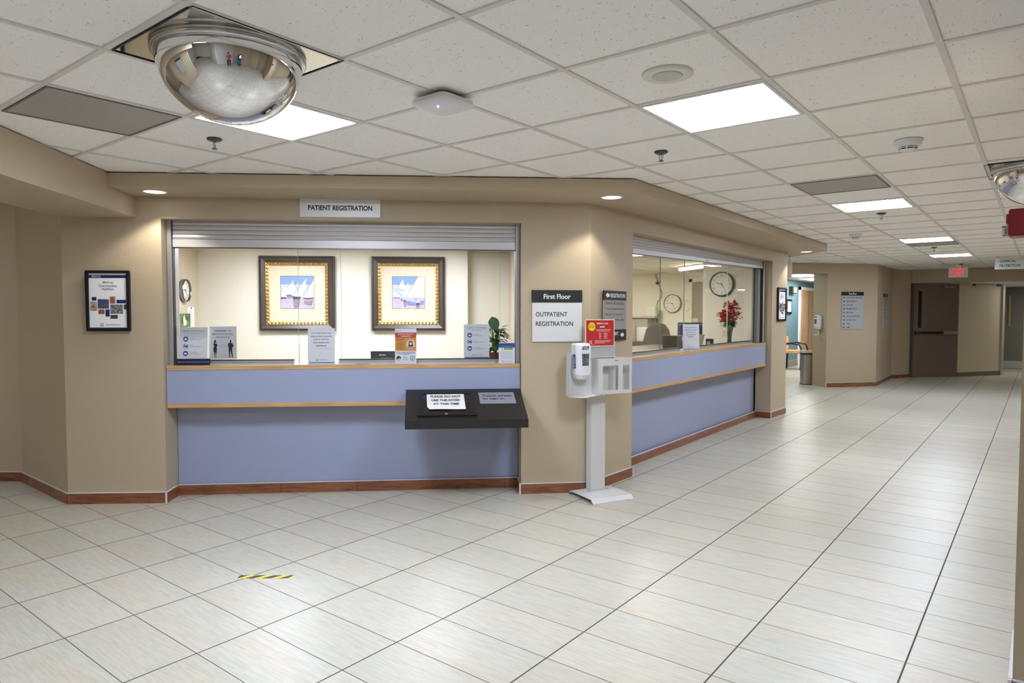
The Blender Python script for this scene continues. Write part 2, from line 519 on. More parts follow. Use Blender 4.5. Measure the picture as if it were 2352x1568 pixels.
# right side of the corridor: short wing wall beside the camera, then set back
WE = Vector((-.052, 3.16))
wall('wall_right', [WE, WE + Vector((1.6, .28)), Vector((1.6, 4.1)), WE + Vector((0, .55))], 0, 2.457, M_WALL)
wall('wall_right_far', [Vector((.62, 4.0)), Vector((.62, 18.0)), Vector((.8, 18.0)), Vector((.8, 4.0))], 0, 2.457, M_WALL_FAR)
wall('wall_right_near', [Vector((1.5, 3.42)), Vector((2.35, 1.2)), Vector((2.6, 1.25)), Vector((1.75, 3.6))], 0, 2.457, M_WALL)
# room behind the camera (seen in the dome mirror)
CZ = Vector((-.6148, .7887)); CX = Vector((.7887, .6148))
def CP(x, z): return CX * x + CZ * z
def wallc(name, a, b, th=.12, m=None, z1=2.457):
    a, b = CP(*a), CP(*b)
    u = (b - a).normalized(); n = Vector((u.y, -u.x))
    return wall(name, [a, b, b + n * th, a + n * th], 0, z1, m)
wallc('wall_back', (.75, -1.15), (-.95, -1.0), m=M_WALL_W)
wallc('wall_back_right', (2.6, -.35), (.75, -1.15), m=M_WALL)
wallc('wall_back_corner', (2.62, 1.0), (2.6, -.35), m=M_WALL)
wallc('wall_back_left', (-.95, -1.0), (-1.7, -2.7), m=M_WALL_IN)
wallc('wall_side_left', (-3.7, 2.45), (-2.75, .75), m=M_WALL)
wallc('wall_side_end', (-2.75, .75), (-4.1, .35), m=M_WALL)
wallc('wall_hall_left', (-4.1, .35), (-4.6, -3.4), m=M_WALL_IN)
wallc('wall_hall_end', (-1.4, -3.4), (-4.6, -3.4), m=M_WALL_IN)
wallc('wall_hall_right', (-1.7, -2.7), (-1.4, -3.5), m=M_WALL_IN)
wall('wall_nook_left', [LW, LW + Vector((-.3, .4)), CP(-4.55, 1.6), CP(-4.4, 1.5)], 0, 2.457)
wall('wall_nook_right', [CP(-4.5, 1.5), CP(-4.6, 1.9), CP(-3.75, 2.6), CP(-3.65, 2.4)], 0, 2.457)

# offices behind the two counters
def w1wall(name, s0, d0, s1, d1, th, z1=2.25, m=None):
    a, b = W1(s0, d0), W1(s1, d1)
    u = (b - a).normalized(); n = Vector((-u.y, u.x)) * th
    return wall(name, [a, b, b + n, a + n], 0, z1, m or M_WALL_IN)
w1wall('wall_office_left', -.70, .29, -.70, 2.75, .12, m=M_WALL_TEX)
w1wall('wall_office_back', -.85, 2.73, 2.42, 2.73, .12)
w1wall('wall_office_alcove', 2.42, 2.9, 2.95, 2.9, .12)
w1wall('wall_office_alcove_side', 2.42, 2.99, 2.42, 2.74, -.1)
w1wall('wall_office_right', 2.93, 3.0, 2.93, .29, .1, m=M_WALL_TEX)
wall('ceiling_office', [W1(-.85, .3), W1(3.02, .3), W1(3.02, 3.05), W1(-.85, 3.05)], ZOFF, ZOFF + .08, M_CEIL_IN)
wall('ceiling_office_right', [PIR + Vector((-.3, 0)), W2(LEN2, .26), Vector((-3.10, 10.2)), Vector((-4.95, 12.15)), Vector((-4.95, 12.3)), Vector((-7.5, 12.3)), Vector((-7.5, 6.9)), W1(3.06, 2.9), W1(3.06, .35)], ZOFF, ZOFF + .08, M_CEIL_IN)
struct(MB().box(-3.905, -3.42, 9.54, 9.6, 0, ZOFF, M_WALL_IN).box(-3.42, -3.19, 9.54, 9.6, 1.06, ZOFF, M_WALL_IN).build('wall_clock'))
wall('wall_clock_side', [Vector((-3.83, 9.6)), Vector((-3.905, 9.6)), Vector((-3.905, 11.12)), Vector((-3.83, 11.05))], 0, ZOFF, M_WALL_IN)
wall('wall_office_far', [Vector((-7.5, 12.2)), Vector((-4.86, 12.2)), Vector((-4.96, 12.3)), Vector((-7.5, 12.3))], 0, ZOFF, M_WALL_IN)
wall('wall_office_west', [Vector((-7.5, 7.0)), Vector((-7.6, 7.0)), Vector((-7.6, 12.3)), Vector((-7.5, 12.3))], 0, ZOFF, M_WALL_IN)
wall('wall_office_diagonal', [W1(3.03, .3), W1(3.06, .3), W1(3.06, 2.9), Vector((-7.5, 7.1)), Vector((-7.5, 6.9)), W1(3.03, 3.0)], 0, ZOFF, M_WALL_IN)

# ---------------------------------------------------------------- baseboards: brown tiles with a white top strip
def baseboard(name, pts, seg=.615, h=.088, th=.011, m=None, corner_posts=()):
    mb = MB(); tr = MB()
    mm = m or M_BASE
    for i in range(len(pts) - 1):
        a, b = Vector(pts[i]), Vector(pts[i + 1])
        ln = (b - a).length; u = (b - a) / ln; n = Vector((u.y, -u.x))
        s = 0; first = True
        while s < ln - 1e-4:
            e = min(ln, s + (seg * (.33 if first and ln > .9 else 1)))
            first = False
            p, q = a + u * (s + .0015), a + u * (e - .0015)
            mb.prism([t2(p - n * .002), t2(q - n * .002), t2(q + n * th), t2(p + n * th)], 0, h - .006, mm)
            s = e
        tr.prism([t2(a - n * .002), t2(b - n * .002), t2(b + n * (th + .002)), t2(a + n * (th + .002))], h - .006, h, M_TRIM)
    for p in corner_posts:
        tr.box(p[0] - .006, p[0] + .006, p[1] - .006, p[1] + .006, 0, h, M_TRIM)
    o = struct(mb.build(name))
    tr.build('top_trim', o, label='white metal strip')
    return o
baseboard('baseboard_left', [LW, LIN, LCV, PL, W1(0, .225)], corner_posts=[t2(PL + Vector((.010, -.009)))])
baseboard('baseboard_front', [W1(0, .225), W1(LEN1, .225)])
baseboard('baseboard_pillar', [W1(LEN1, .225), PIL, PIM, PIR, W2(0, .2)], corner_posts=[t2(PIL + Vector((.0, -.014))), t2(PIR + Vector((.012, .002)))])
baseboard('baseboard_right', [W2(0, .2), W2(LEN2, .2)])
baseboard('baseboard_end', [W2(LEN2, .2), R2C, R2D], corner_posts=[t2(R2C + Vector((.011, -.008)))])
baseboard('baseboard_far', [D1 + ID * .0 - UD * 0, D2, D3, D4], corner_posts=[t2(D1 + Vector((.01, -.012)))])
baseboard('baseboard_wing', [WE + Vector((.0, .5)), WE, WE + Vector((1.6, .28))], corner_posts=[t2(WE + Vector((-.008, -.012)))])
baseboard('baseboard_lobby', [Vector((-5.42, 24)), Vector((-5.42, 16.2))][::-1], h=.17, m=mat('grey_skirting', (150, 146, 136), .5))

# ---------------------------------------------------------------- reception counters and roller shutters
def counter(name, label, S, LEN, rz, front, s0=0.0):
    # S(s,d) -> plan point; local x runs along the opening, local y into the wall
    r = thing('reception_counter', label, 'counter', v3(S(0, 0), 0), rz)
    a, b = s0 + .004, LEN - .004
    f = front
    MB().box(a, b, f + .004, .42 if LEN < 3 else .40, 1.035, 1.057, M_ALU_W).box(a, b, f + .02, .42, 1.02, 1.036, M_BLUE).build('counter_top', r)
    MB().box(a, b, f, f + .03, 1.032, 1.066, M_OAK).build('wood_edge', r, bevel=.002)
    MB().box(a, b, f + .004, f + .03, .766, 1.032, M_BLUE).build('apron_panel', r)
    MB().box(a, b, f, .245, .734, .768, M_OAK).build('lower_trim', r, bevel=.002, label='pale wood trim strip under the blue apron')
    MB().box(a, b, .236, .29, .003, .74, M_BLUE).build('base_panel', r)
    return r
counter('a', 'long blue laminate counter with pale wood edges under the patient registration sign', W1, LEN1, RZ1, .035)
counter('b', 'blue laminate counter with pale wood edges running back along the corridor', W2, LEN2, RZ2, .065)

def shutter(label, S, LEN, rz, z_left, z_right, ns):
    r = thing('roller_shutter', label, 'shutter', v3(S(0, 0), 0), rz)
    m = MB()
    top = ZO + .0
    d0 = .125
    bar = .052
    a, b = .035, LEN - .035
    def zat(s, t):  # t 0 bottom .. 1 top
        zb = z_left + (z_right - z_left) * s
        return zb + (top - zb) * t
    # slats above a deeper bottom bar
    for k in range(ns):
        t0 = .30 + .70 * k / ns; t1 = .30 + .70 * (k + 1) / ns
        z0a, z0b, z1a, z1b = zat(0, t0), zat(1, t0), zat(0, t1), zat(1, t1)
        g = .0035
        vs = [(a, d0, z0a + g), (b, d0, z0b + g), (b, d0 - .004, (z0b + z1b) / 2), (a, d0 - .004, (z0a + z1a) / 2), (b, d0, z1b), (a, d0, z1a),
              (a, d0 + .014, z0a + g), (b, d0 + .014, z0b + g), (b, d0 + .014, z1b), (a, d0 + .014, z1a)]
        m.add(vs, [(0, 1, 2, 3), (3, 2, 4, 5), (6, 9, 8, 7), (0, 6, 7, 1), (5, 4, 8, 9)], M_ALU_W)
        m.add([(a, d0 + .006, z0a - .001), (b, d0 + .006, z0b - .001), (b, d0 + .006, z0b + g + .001), (a, d0 + .006, z0a + g + .001)], [(0, 1, 2, 3)], M_DARKSTEEL)
    m.build('slat_curtain', r)
    q = MB()
    za, zb, zc, zd = zat(0, 0), zat(1, 0), zat(0, .30), zat(1, .30)
    q.add([(a, d0 - .006, za), (b, d0 - .006, zb), (b, d0 - .006, zd), (a, d0 - .006, zc), (a, d0 + .02, za), (b, d0 + .02, zb), (b, d0 + .02, zd), (a, d0 + .02, zc)],
          [(0, 1, 2, 3), (4, 7, 6, 5), (0, 4, 5, 1), (3, 2, 6, 7), (0, 3, 7, 4), (1, 5, 6, 2)], M_ALU_W)
    q.add([(a, d0 - .008, za - .008), (b, d0 - .008, zb - .008), (b, d0 - .008, zb), (a, d0 - .008, za), (a, d0 + .022, za - .008), (b, d0 + .022, zb - .008), (b, d0 + .022, zb), (a, d0 + .022, za)],
          [(0, 1, 2, 3), (4, 7, 6, 5), (0, 4, 5, 1), (3, 2, 6, 7), (0, 3, 7, 4), (1, 5, 6, 2)], M_DARKSTEEL)
    q.build('bottom_bar', r)
    hm = (a + b) / 2 + (.05 if LEN < 3 else .0)
    zt = zat(.5, .06)
    MB().box(hm - .04, hm + .05, d0 - .012, d0 - .006, zt - .004, zt + .022, M_ALU if LEN > 3 else M_ALU_W).build('latch', r, bevel=.002)
    for k in (0, 1):
        g = MB()
        x0 = .004 if k == 0 else LEN - .034
        g.box(x0, x0 + .030, d0 - .03, d0 - .002, 1.0575, ZO, M_ALU)
        g.box(x0 + (.026 if k == 0 else -.001), x0 + (.034 if k == 0 else .006), d0 - .01, d0 + .03, 1.0575, ZO, M_GASK)
        g.box(x0, x0 + .036, d0 + .03, d0 + .10, 1.0575, ZO, M_ALU_W)
        g.build('guide_rail', r)
    return r
shutter('wide aluminium roller shutter rolled up above the front counter window', W1, LEN1, RZ1, 1.995, 1.995, 4)
shutter('aluminium roller shutter rolled up above the corridor-side counter window', W2, LEN2, RZ2, 2.03, 2.10, 4)

def window(name, S, LEN, rz, d, segs, rails, top=ZO):
    r = bpy.data.objects.new(name, None); COL.objects.link(r)
    r.location = v3(S(0, 0), 0); r.rotation_euler = (0, 0, rz); struct(r)
    for a, b in segs:
        MB().box(a, b, d, d + .006, 1.0585, top, M_GLASS).build('glass_pane', r)
        MB().box(b - .0012, b + .0012, d - .0008, d + .0068, 1.0585, top, M_GLASSE).build('glass_edge', r)
    for a, b in rails:
        q = MB().box(a, b, d - .014, d + .022, 1.0575, 1.094, M_ALU).box(a, b, d - .016, d + .024, 1.094, 1.101, M_GASK).box(a, b, d - .022, d - .014, 1.0575, 1.070, M_ALU_W)
        q.build('bottom_rail', r)
    return r
g1 = window('window_1', W1, LEN1, RZ1, .19, [(.04, .98), (.98, 1.32), (1.32, 2.62), (2.62, LEN1 - .04)], [(.20, .94), (1.30, 2.68)])
# engraved speak-through ring and rounded pass-through line in the first window
rg = MB()
ring = [(1.145 + .052 * math.cos(2 * PI * i / 36), .1888, 1.50 + .052 * math.sin(2 * PI * i / 36)) for i in range(37)]
rg.tube(ring, .0012, M_GLASSE, 5)
rg.tube([(.985, .1888, 1.06), (.985, .1888, 1.22), (.992, .1888, 1.236), (1.008, .1888, 1.243), (1.20, .1888, 1.243)], .0014, M_GLASSE, 5)
rg.build('speak_ring', g1)
g2 = window('window_2', W2, LEN2, RZ2, .19, [(.04, 1.0), (1.0, 1.62), (1.62, 3.0), (3.0, LEN2 - .04)], [(.04, 1.50), (2.0, 3.95)])

# ---------------------------------------------------------------- ceiling fixtures
def troffer(i, k, label, m=M_PANEL, z=ZC, n=1):
    r = thing('ceiling_light', label, 'ceiling light', ((GX(i) + GX(i + 1)) / 2, (GY(k) + GY(k + 1)) / 2, z), 0, 'square ceiling lights')
    h = .296
    f = MB()
    for a, b, c, d in ((-h, h, -h, -h + .016), (-h, h, h - .016, h), (-h, -h + .016, -h + .016, h - .016), (h - .016, h, -h + .016, h - .016)):
        f.box(a, b, c, d, -.003, .012, M_WHITE)
    f.build('frame', r)
    e = h - .016
    MB().box(-e, e, -e, e, .001, .006, m).build('diffuser', r)
    return r
troffer(1, 1, 'large bright square ceiling light above the space before the sanitiser stand')
troffer(-2, -1, 'bright square ceiling light half hidden behind the big dome mirror')
troffer(1, 7, 'bright square ceiling light next beyond the grey corridor air grille')
troffer(1, 13, 'small bright ceiling light touching the far air grille in the corridor')
troffer(1, 18, 'farthest small ceiling light, just before the red exit sign')
troffer(0, -5, 'square ceiling light overhead beside the camera')
troffer(-9, -5, 'added unseen square fill light in the left nook beyond the beam')  # lamp added out of view to lift the left wall
troffer(-2, -6, 'square ceiling light over the floor behind the camera')

def vent(i, k, label):
    r = thing('air_grille', label, 'air vent', ((GX(i) + GX(i + 1)) / 2, (GY(k) + GY(k + 1)) / 2, ZC), 0, 'perforated air grilles')
    h = .294
    MB().box(-h, h, -h, h, .0, .006, M_PERF).build('perforated_plate', r)
    f = MB()
    for a, b, c, d in ((-h, h, -h, -h + .008), (-h, h, h - .008, h), (-h, -h + .008, -h + .008, h - .008), (h - .008, h, -h + .008, h - .008)):
        f.box(a, b, c, d, -.004, .004, mat('grille_edge', (120, 118, 116), .5))
    f.build('frame', r)
    return r
vent(-3, -2, 'grey perforated air grille in the ceiling left of the dome mirror')
vent(1, 5, 'grey perforated air grille in the corridor ceiling before the second light')
vent(1, 14, 'far dark air grille directly behind a small corridor light')

def dome(cx, cy, label, panel=True):
    r = thing('dome_mirror', label, 'mirror', (cx, cy, ZC), 0)
    prof = []
    R, Hh = .262, .238
    for j in range(0, 25):
        a = j / 24 * PI / 2
        prof.append((max(R * math.sin(a), 0 if j else 1e-7), -Hh * math.cos(a) - .016))
    MB().lathe(prof, M_CHROME, 96).build('dome', r)
    MB().lathe([(.259, -.020), (.272, -.023), (.278, -.014), (.278, .0), (.27, .003), (.258, .003), (.258, -.02)], mat('clear_rim', (190, 190, 192), .12, .9), 96, caps=False).build('rim', r)
    if panel:
        MB().box(-.296, .296, -.296, .296, .0005, .005, mat('mirror_panel', (214, 210, 200), .04, 1)).build('mirror_panel', r)
        f = MB()
        h = .300
        for a, b, c, d in ((-h, h, -h, -h + .004), (-h, h, h - .004, h), (-h, -h + .004, -h + .004, h - .004), (h - .004, h, -h + .004, h - .004)):
            f.box(a, b, c, d, -.003, .004, M_BLACK)
        f.build('edge_trim', r)
    return r
dome((GX(-1) + GX(0)) / 2 + .014, (GY(-2) + GY(-1)) / 2 + .010, 'big chrome dome mirror in the ceiling at upper left')
dome(-.03, (GY(5) + GY(6)) / 2 + .10, 'chrome dome mirror cut by the right edge of the view', True)

def rrect(w, h, r, n=6):
    p = []
    for cx, cy, a0 in ((w - r, h - r, 0), (-w + r, h - r, 90), (-w + r, -h + r, 180), (w - r, -h + r, 270)):
        for i in range(n + 1):
            a = math.radians(a0 + 90 * i / n)
            p.append((cx + r * math.cos(a), cy + r * math.sin(a)))
    return p
ap = thing('wireless_access_point', 'white rounded square access point with a blue light on the ceiling', 'access point', (GX(0) - .006, GY(0) - .05, ZC - .004))
MB().prism(rrect(.105, .105, .03), -.028, -.012, M_WHITE).prism(rrect(.07, .07, .03), -.012, .003, M_BLACKM).build('base', ap)
m_ = MB()
vs = []; n_ = 28
lev = [(.110, -.026), (.110, -.034), (.100, -.042), (.07, -.047), (.03, -.049)]
for w, z in lev:
    vs += [(x, y, z) for x, y in rrect(w, w, .035 * w / .11)]
fs = [(j * n_ + i, j * n_ + (i + 1) % n_, (j + 1) * n_ + (i + 1) % n_, (j + 1) * n_ + i) for j in range(len(lev) - 1) for i in range(n_)]
fs += [tuple((len(lev) - 1) * n_ + i for i in range(n_)), tuple(range(n_ - 1, -1, -1))]
m_.add(vs, fs, M_WHITE, True).build('cover', ap)
MB().lathe([(.004, -.052), (.004, -.046)], M_LED, 12, c=(.012, -.045, 0)).build('status_light', ap, label='small glowing blue light')

sp_ = thing('ceiling_speaker', 'round white ceiling speaker beside the large square light', 'speaker', ((GX(1) + GX(2)) / 2, (GY(0) + GY(1)) / 2, ZC))
MB().lathe([(.062, -.004), (.085, -.006), (.102, -.002), (.104, .006)], mat('speaker_rim', (226, 224, 218), .5), 48).build('rim', sp_)
MB().lathe([(.001, -.009), (.030, -.009), (.058, -.007), (.062, -.004)], mat('speaker_mesh', (206, 204, 198), .6, bump=(400, .6, .002)), 40).build('grille', sp_)

def sprinkler():
    r = thing('sprinkler_head', '', 'sprinkler', (0, 0, ZC), 0, 'pendent sprinkler heads')
    MB().lathe([(.0001, -.004), (.014, -.010), (.030, -.008), (.040, -.002), (.041, .004)], M_DARKSTEEL, 28).build('escutcheon', r)
    MB().tube([(.010, 0, -.006), (.013, 0, -.02), (.010, 0, -.036), (.002, 0, -.046)], .0025, M_STEEL, 6).tube([(-.010, 0, -.006), (-.013, 0, -.02), (-.010, 0, -.036), (-.002, 0, -.046)], .0025, M_STEEL, 6).build('frame_arms', r)
    MB().tube([(0, 0, -.008), (0, 0, -.032)], .0018, mat('glass_bulb', (40, 36, 30), .2), 6).build('bulb', r)
    MB().lathe([(.0001, -.044), (.006, -.048), (.015, -.050), (.015, -.053), (.0001, -.054)], M_DARKSTEEL, 20).build('deflector', r)
    return r
sp0 = sprinkler()
sp_pos = [(-3.72, 2.03, 'sprinkler head on the ceiling above the left end of the front counter'),
          ((GX(0) + GX(1)) / 2, (GY(2) + GY(3)) / 2, 'sprinkler head on the ceiling just past the corner of the large square light'),
          ((GX(1) + GX(2)) / 2 - .03, (GY(8) + GY(9)) / 2, 'sprinkler head just behind the second square corridor light'),
          ((GX(1) + GX(2)) / 2 - .05, (GY(15) + GY(16)) / 2 + .05, 'sprinkler head between the two farthest corridor lights'),
          ((GX(1) + GX(2)) / 2 - .05, 16.3, 'farthest sprinkler head, right above the exit sign')]
for q, (x, y, lb) in enumerate(sp_pos):
    if q == 0:
        sp0.location = (x, y, ZC); sp0['label'] = lb
    else:
        dup(sp0, (x, y, ZC), 0, lb)

def smoke(x, y, lb):
    r = thing('smoke_detector', lb, 'smoke detector', (x, y, ZC), 0)
    MB().lathe([(.052, -.034), (.064, -.024), (.070, -.010), (.074, .0), (.074, .004)], M_WHITE, 40).build('base', r)
    MB().lathe([(.0001, -.058), (.030, -.057), (.044, -.050), (.046, -.048)], M_WHITE, 40).build('cap', r)
    q = MB().lathe([(.044, -.046), (.044, -.034)], M_BLACKM, 32)
    for i in range(8):
        a = i * PI / 4
        q.box(.046 * math.cos(a) - .003, .046 * math.cos(a) + .003, .046 * math.sin(a) - .003, .046 * math.sin(a) + .003, -.048, -.033, M_WHITE)
    q.lathe([(.048, -.042), (.050, -.040), (.050, -.038), (.048, -.037)], M_WHITE, 32)
    q.build('vent_ring', r)
    return r
smoke((GX(2) + GX(3)) / 2, (GY(3) + GY(4)) / 2, 'round white smoke detector on the ceiling right of the large light')
smoke((GX(0) + GX(1)) / 2, (GY(11) + GY(12)) / 2 - .05, 'small far smoke detector above the corridor near the soffit end')

def downlight(p, lb, W, aim=None, ang=118):
    r = thing('recessed_downlight', lb, 'downlight', v3(p, ZS), 0, 'recessed downlights in the soffit')
    MB().lathe([(.072, .004), (.074, -.004), (.088, -.003), (.090, .001)], M_WHITE, 40).build('trim_ring', r)
    MB().lathe([(.0001, -.0012), (.073, -.0012)], M_DOWN, 36, caps=False).build('lens', r)
    ld = bpy.data.lights.new('downlight_lamp', 'SPOT')
    ld.energy = W; ld.spot_size = math.radians(ang); ld.spot_blend = .35; ld.shadow_soft_size = .05
    ld.color = (1, .93, .80)
    lo = bpy.data.objects.new('lamp', ld); COL.objects.link(lo); lo.parent = r
    lo.location = (0, 0, -.012)
    if aim: lo.rotation_euler = aim
    return r
downlight(Vector((-5.15, 2.344)), 'recessed round downlight in the soffit by the left beam', DOWN_W)
downlight(Vector((-2.629, 4.618)), 'recessed round downlight in the soffit corner above the sanitiser stand', DOWN_W)
downlight(Vector((-2.715, 10.428)), 'recessed downlight at the far end of the corridor soffit', DOWN_W)

# ---------------------------------------------------------------- wall signs
def wsign(name, label, cat, S, s, z, rz, d=0):
    return thing(name, label, cat, v3(S(s, d), z), rz)
r = wsign('wall_sign', 'silver PATIENT REGISTRATION sign above the front counter window', 'sign', W1, 1.353, 2.226, RZ1)
MB().box(-.309, .309, -.012, -.0005, 0, .1385, M_SILV).build('plate', r, bevel=.001)
MB().text('PATIENT REGISTRATION', 0, .071, .492, .040, -.0121, M_INK, .03).build('lettering', r)

S1R = lambda s, d=0: PIL + (PIM - PIL).normalized() * s + Vector((-(PIM - PIL).normalized().y, (PIM - PIL).normalized().x)) * d
RZ1R = math.atan2((PIM - PIL).y, (PIM - PIL).x)
r = wsign('wall_sign', 'square silver First Floor OUTPATIENT REGISTRATION sign with black top on the pier', 'sign', S1R, .292, 1.244, RZ1R)
MB().box(-.205, .205, -.014, -.0005, 0, .3175, M_SILV).build('plate', r, bevel=.001)
MB().box(-.207, .207, -.0155, -.0005, .3175, .418, M_INK).build('header_band', r)
MB().text('First Floor', .0, .366, .222, .040, -.0156, M_WHITE, .022).build('header_lettering', r)
MB().text('OUTPATIENT', -.175, .222, .258, .037, -.0141, M_INK, .014, 'l').text('REGISTRATION', -.175, .146, .306, .037, -.0141, M_INK, .014, 'l').build('lettering', r)

r = wsign('wall_sign', 'tall grey after-hours sign with black REGISTRATION arrow band behind the sanitiser stand', 'sign', W2, -.345, 1.241, RZ2)
MB().box(-.198, .198, -.012, -.0005, .094, .345, M_SIGNG).build('plate', r)
MB().box(-.199, .199, -.0135, -.0005, .345, .424, M_INK).build('black_band', r)
MB().box(-.199, .199, -.0135, -.0005, 0, .094, M_INK).build('black_band', r)
def arrow(m, x, z, w, h, d, y, mt):
    k = 1 if d == 'r' else -1
    m.prism([(x - k * w / 2, z - h * .27), (x + k * .0 * w, z - h * .27), (x, z - h / 2), (x + k * w / 2, z), (x, z + h / 2), (x, z + h * .27), (x - k * w / 2, z + h * .27)], y - .0005, y, mt, 'y')
q = MB(); arrow(q, -.138, .385, .066, .048, 'l', -.0136, M_WHITE); q.build('left_arrow', r)
q = MB(); arrow(q, .128, .047, .066, .048, 'r', -.0136, M_WHITE); q.build('right_arrow', r)
q = MB()
q.text('REGISTRATION', .043, .384, .262, .034, -.0136, M_WHITE, .02).text('OUTPATIENT', -.055, .060, .220, .03, -.0136, M_WHITE, .02).build('white_lettering', r)
q = MB()
for i, (t, w) in enumerate((('AFTER HOURS & WEEKEND', .33), ('For any Outpatient Services', .33), ('after 5pm - or any time on', .31), ('the weekend or holiday - please', .33), ('report to ER.', .16))):
    q.text(t, -.172 , .317 - i * .047, w, .021, -.0121, M_INK, .008, 'l')
q.build('lettering', r)

# framed mission posters
NAVY = mat('navy_print', (20, 42, 112), .45)
PHC = [((112, 74, 56), (196, 170, 150)), ((92, 92, 96), (60, 70, 120)), ((120, 60, 48), (190, 130, 110)), ((70, 66, 70), (150, 150, 160)), ((40, 50, 46), (90, 100, 100)), ((110, 66, 50), (170, 110, 90)), ((30, 36, 30), (90, 70, 60))]
def photo_mat(i):
    nm = 'photo_print_%d' % i
    if nm in MATS: return MATS[nm]
    a, b = PHC[i]
    m = mat(nm, a, .4)
    nt, N, L, B = nodes(m)
    tc = N.new('ShaderNodeTexCoord'); nz = N.new('ShaderNodeTexNoise'); nz.inputs['Scale'].default_value = 45 + 7 * i; nz.inputs['Detail'].default_value = 3
    L.new(tc.outputs['Object'], nz.inputs['Vector'])
    rp = N.new('ShaderNodeValToRGB'); e = rp.color_ramp.elements
    e[0].position = .35; e[0].color = rgb(*a); e[1].position = .62; e[1].color = rgb(*b)
    L.new(nz.outputs['Fac'], rp.inputs['Fac']); L.new(rp.outputs['Color'], B.inputs['Base Color'])
    return m
def logo(m, x, z, s, y, mt):
    # small emblem: four rounded corner brackets round an empty square
    t = s * .30; g = s * .12
    for kx in (-1, 1):
        for kz in (-1, 1):
            m.prism([(x + kx * g, z + kz * s / 2), (x + kx * s * .32, z + kz * s / 2), (x + kx * s / 2, z + kz * s * .32), (x + kx * s / 2, z + kz * g), (x + kx * (s / 2 - t), z + kz * g), (x + kx * g, z + kz * (s / 2 - t))], y - .0005, y, mt, 'y')
def mission_poster(label, S, s, z, rz, w, h):
    r = wsign('framed_poster', label, 'poster', S, s, z, rz)
    k = w / .356; b = .024 * k
    q = MB()
    x = w / 2
    q.box(-x, x, -.026, -.001, 0, b, M_BLACK).box(-x, x, -.026, -.001, h - b, h, M_BLACK).box(-x, -x + b, -.026, -.001, b, h - b, M_BLACK).box(x - b, x, -.026, -.001, b, h - b, M_BLACK)
    q.build('frame', r, bevel=.002)
    p = MB(); xi = x - b; y = -.012
    p.box(-xi, xi, -.012, -.002, b, h - b, M_PAPER)
    H = h - 2 * b; Z = lambda t: h - b - t * H
    p.rect(-xi, xi, Z(.085), Z(.03), y, NAVY); p.rect(-xi, xi, Z(1), Z(.985), y, NAVY)
    p.text('MISSION:', -xi * .60, Z(.057), .075 * k, .017 * k, y - .0006, M_WHITE, .02)
    for i, (t, ww) in enumerate((('Making', .082), ('Communities', .145), ('Healthier', .098))):
        p.text(t, 0, Z(.168 + .058 * i), ww * k, .022 * k, y, mat('slate_ink', (70, 76, 110), .5), .012)
    X = lambda t: -xi + t * 2 * xi
    for a, bb, c, d in ((.07, .19, .43, .495), (.72, .97, .48, .545), (.42, .53, .655, .785)):
        p.rect(X(a), X(bb), Z(d), Z(c), y, NAVY)
    for i, (a, bb, c, d) in enumerate(((.02, .20, .515, .68), (.22, .515, .47, .64), (.54, .69, .42, .55), (.55, .885, .565, .735), (.91, 1, .565, .655), (.235, .395, .655, .74), (.55, .74, .755, .825))):
        p.rect(X(a), X(bb), Z(d), Z(c), y, photo_mat(i))
    logo(p, X(.32), Z(.935), .026 * k, y, mat('teal_print', (48, 110, 120), .5))
    p.rect(X(.42), X(.80), Z(.940), Z(.931), y, mat('slate_ink', (70, 76, 110), .5))
    p.build('poster', r)
    return r
mission_poster('black-framed mission poster on the wall left of the front counter window', W1, -.392, 1.338, RZ1, .318, .462) 
S2D = lambda s, d=0: R2C + (R2D - R2C).normalized() * s + Vector((-(R2D - R2C).normalized().y, (R2D - R2C).normalized().x)) * d
RZ2D = math.atan2((R2D - R2C).y, (R2D - R2C).x)
mission_poster('black-framed mission poster on the far pier of the corridor counter', S2D, .380, 1.360, RZ2D, .36, .48)

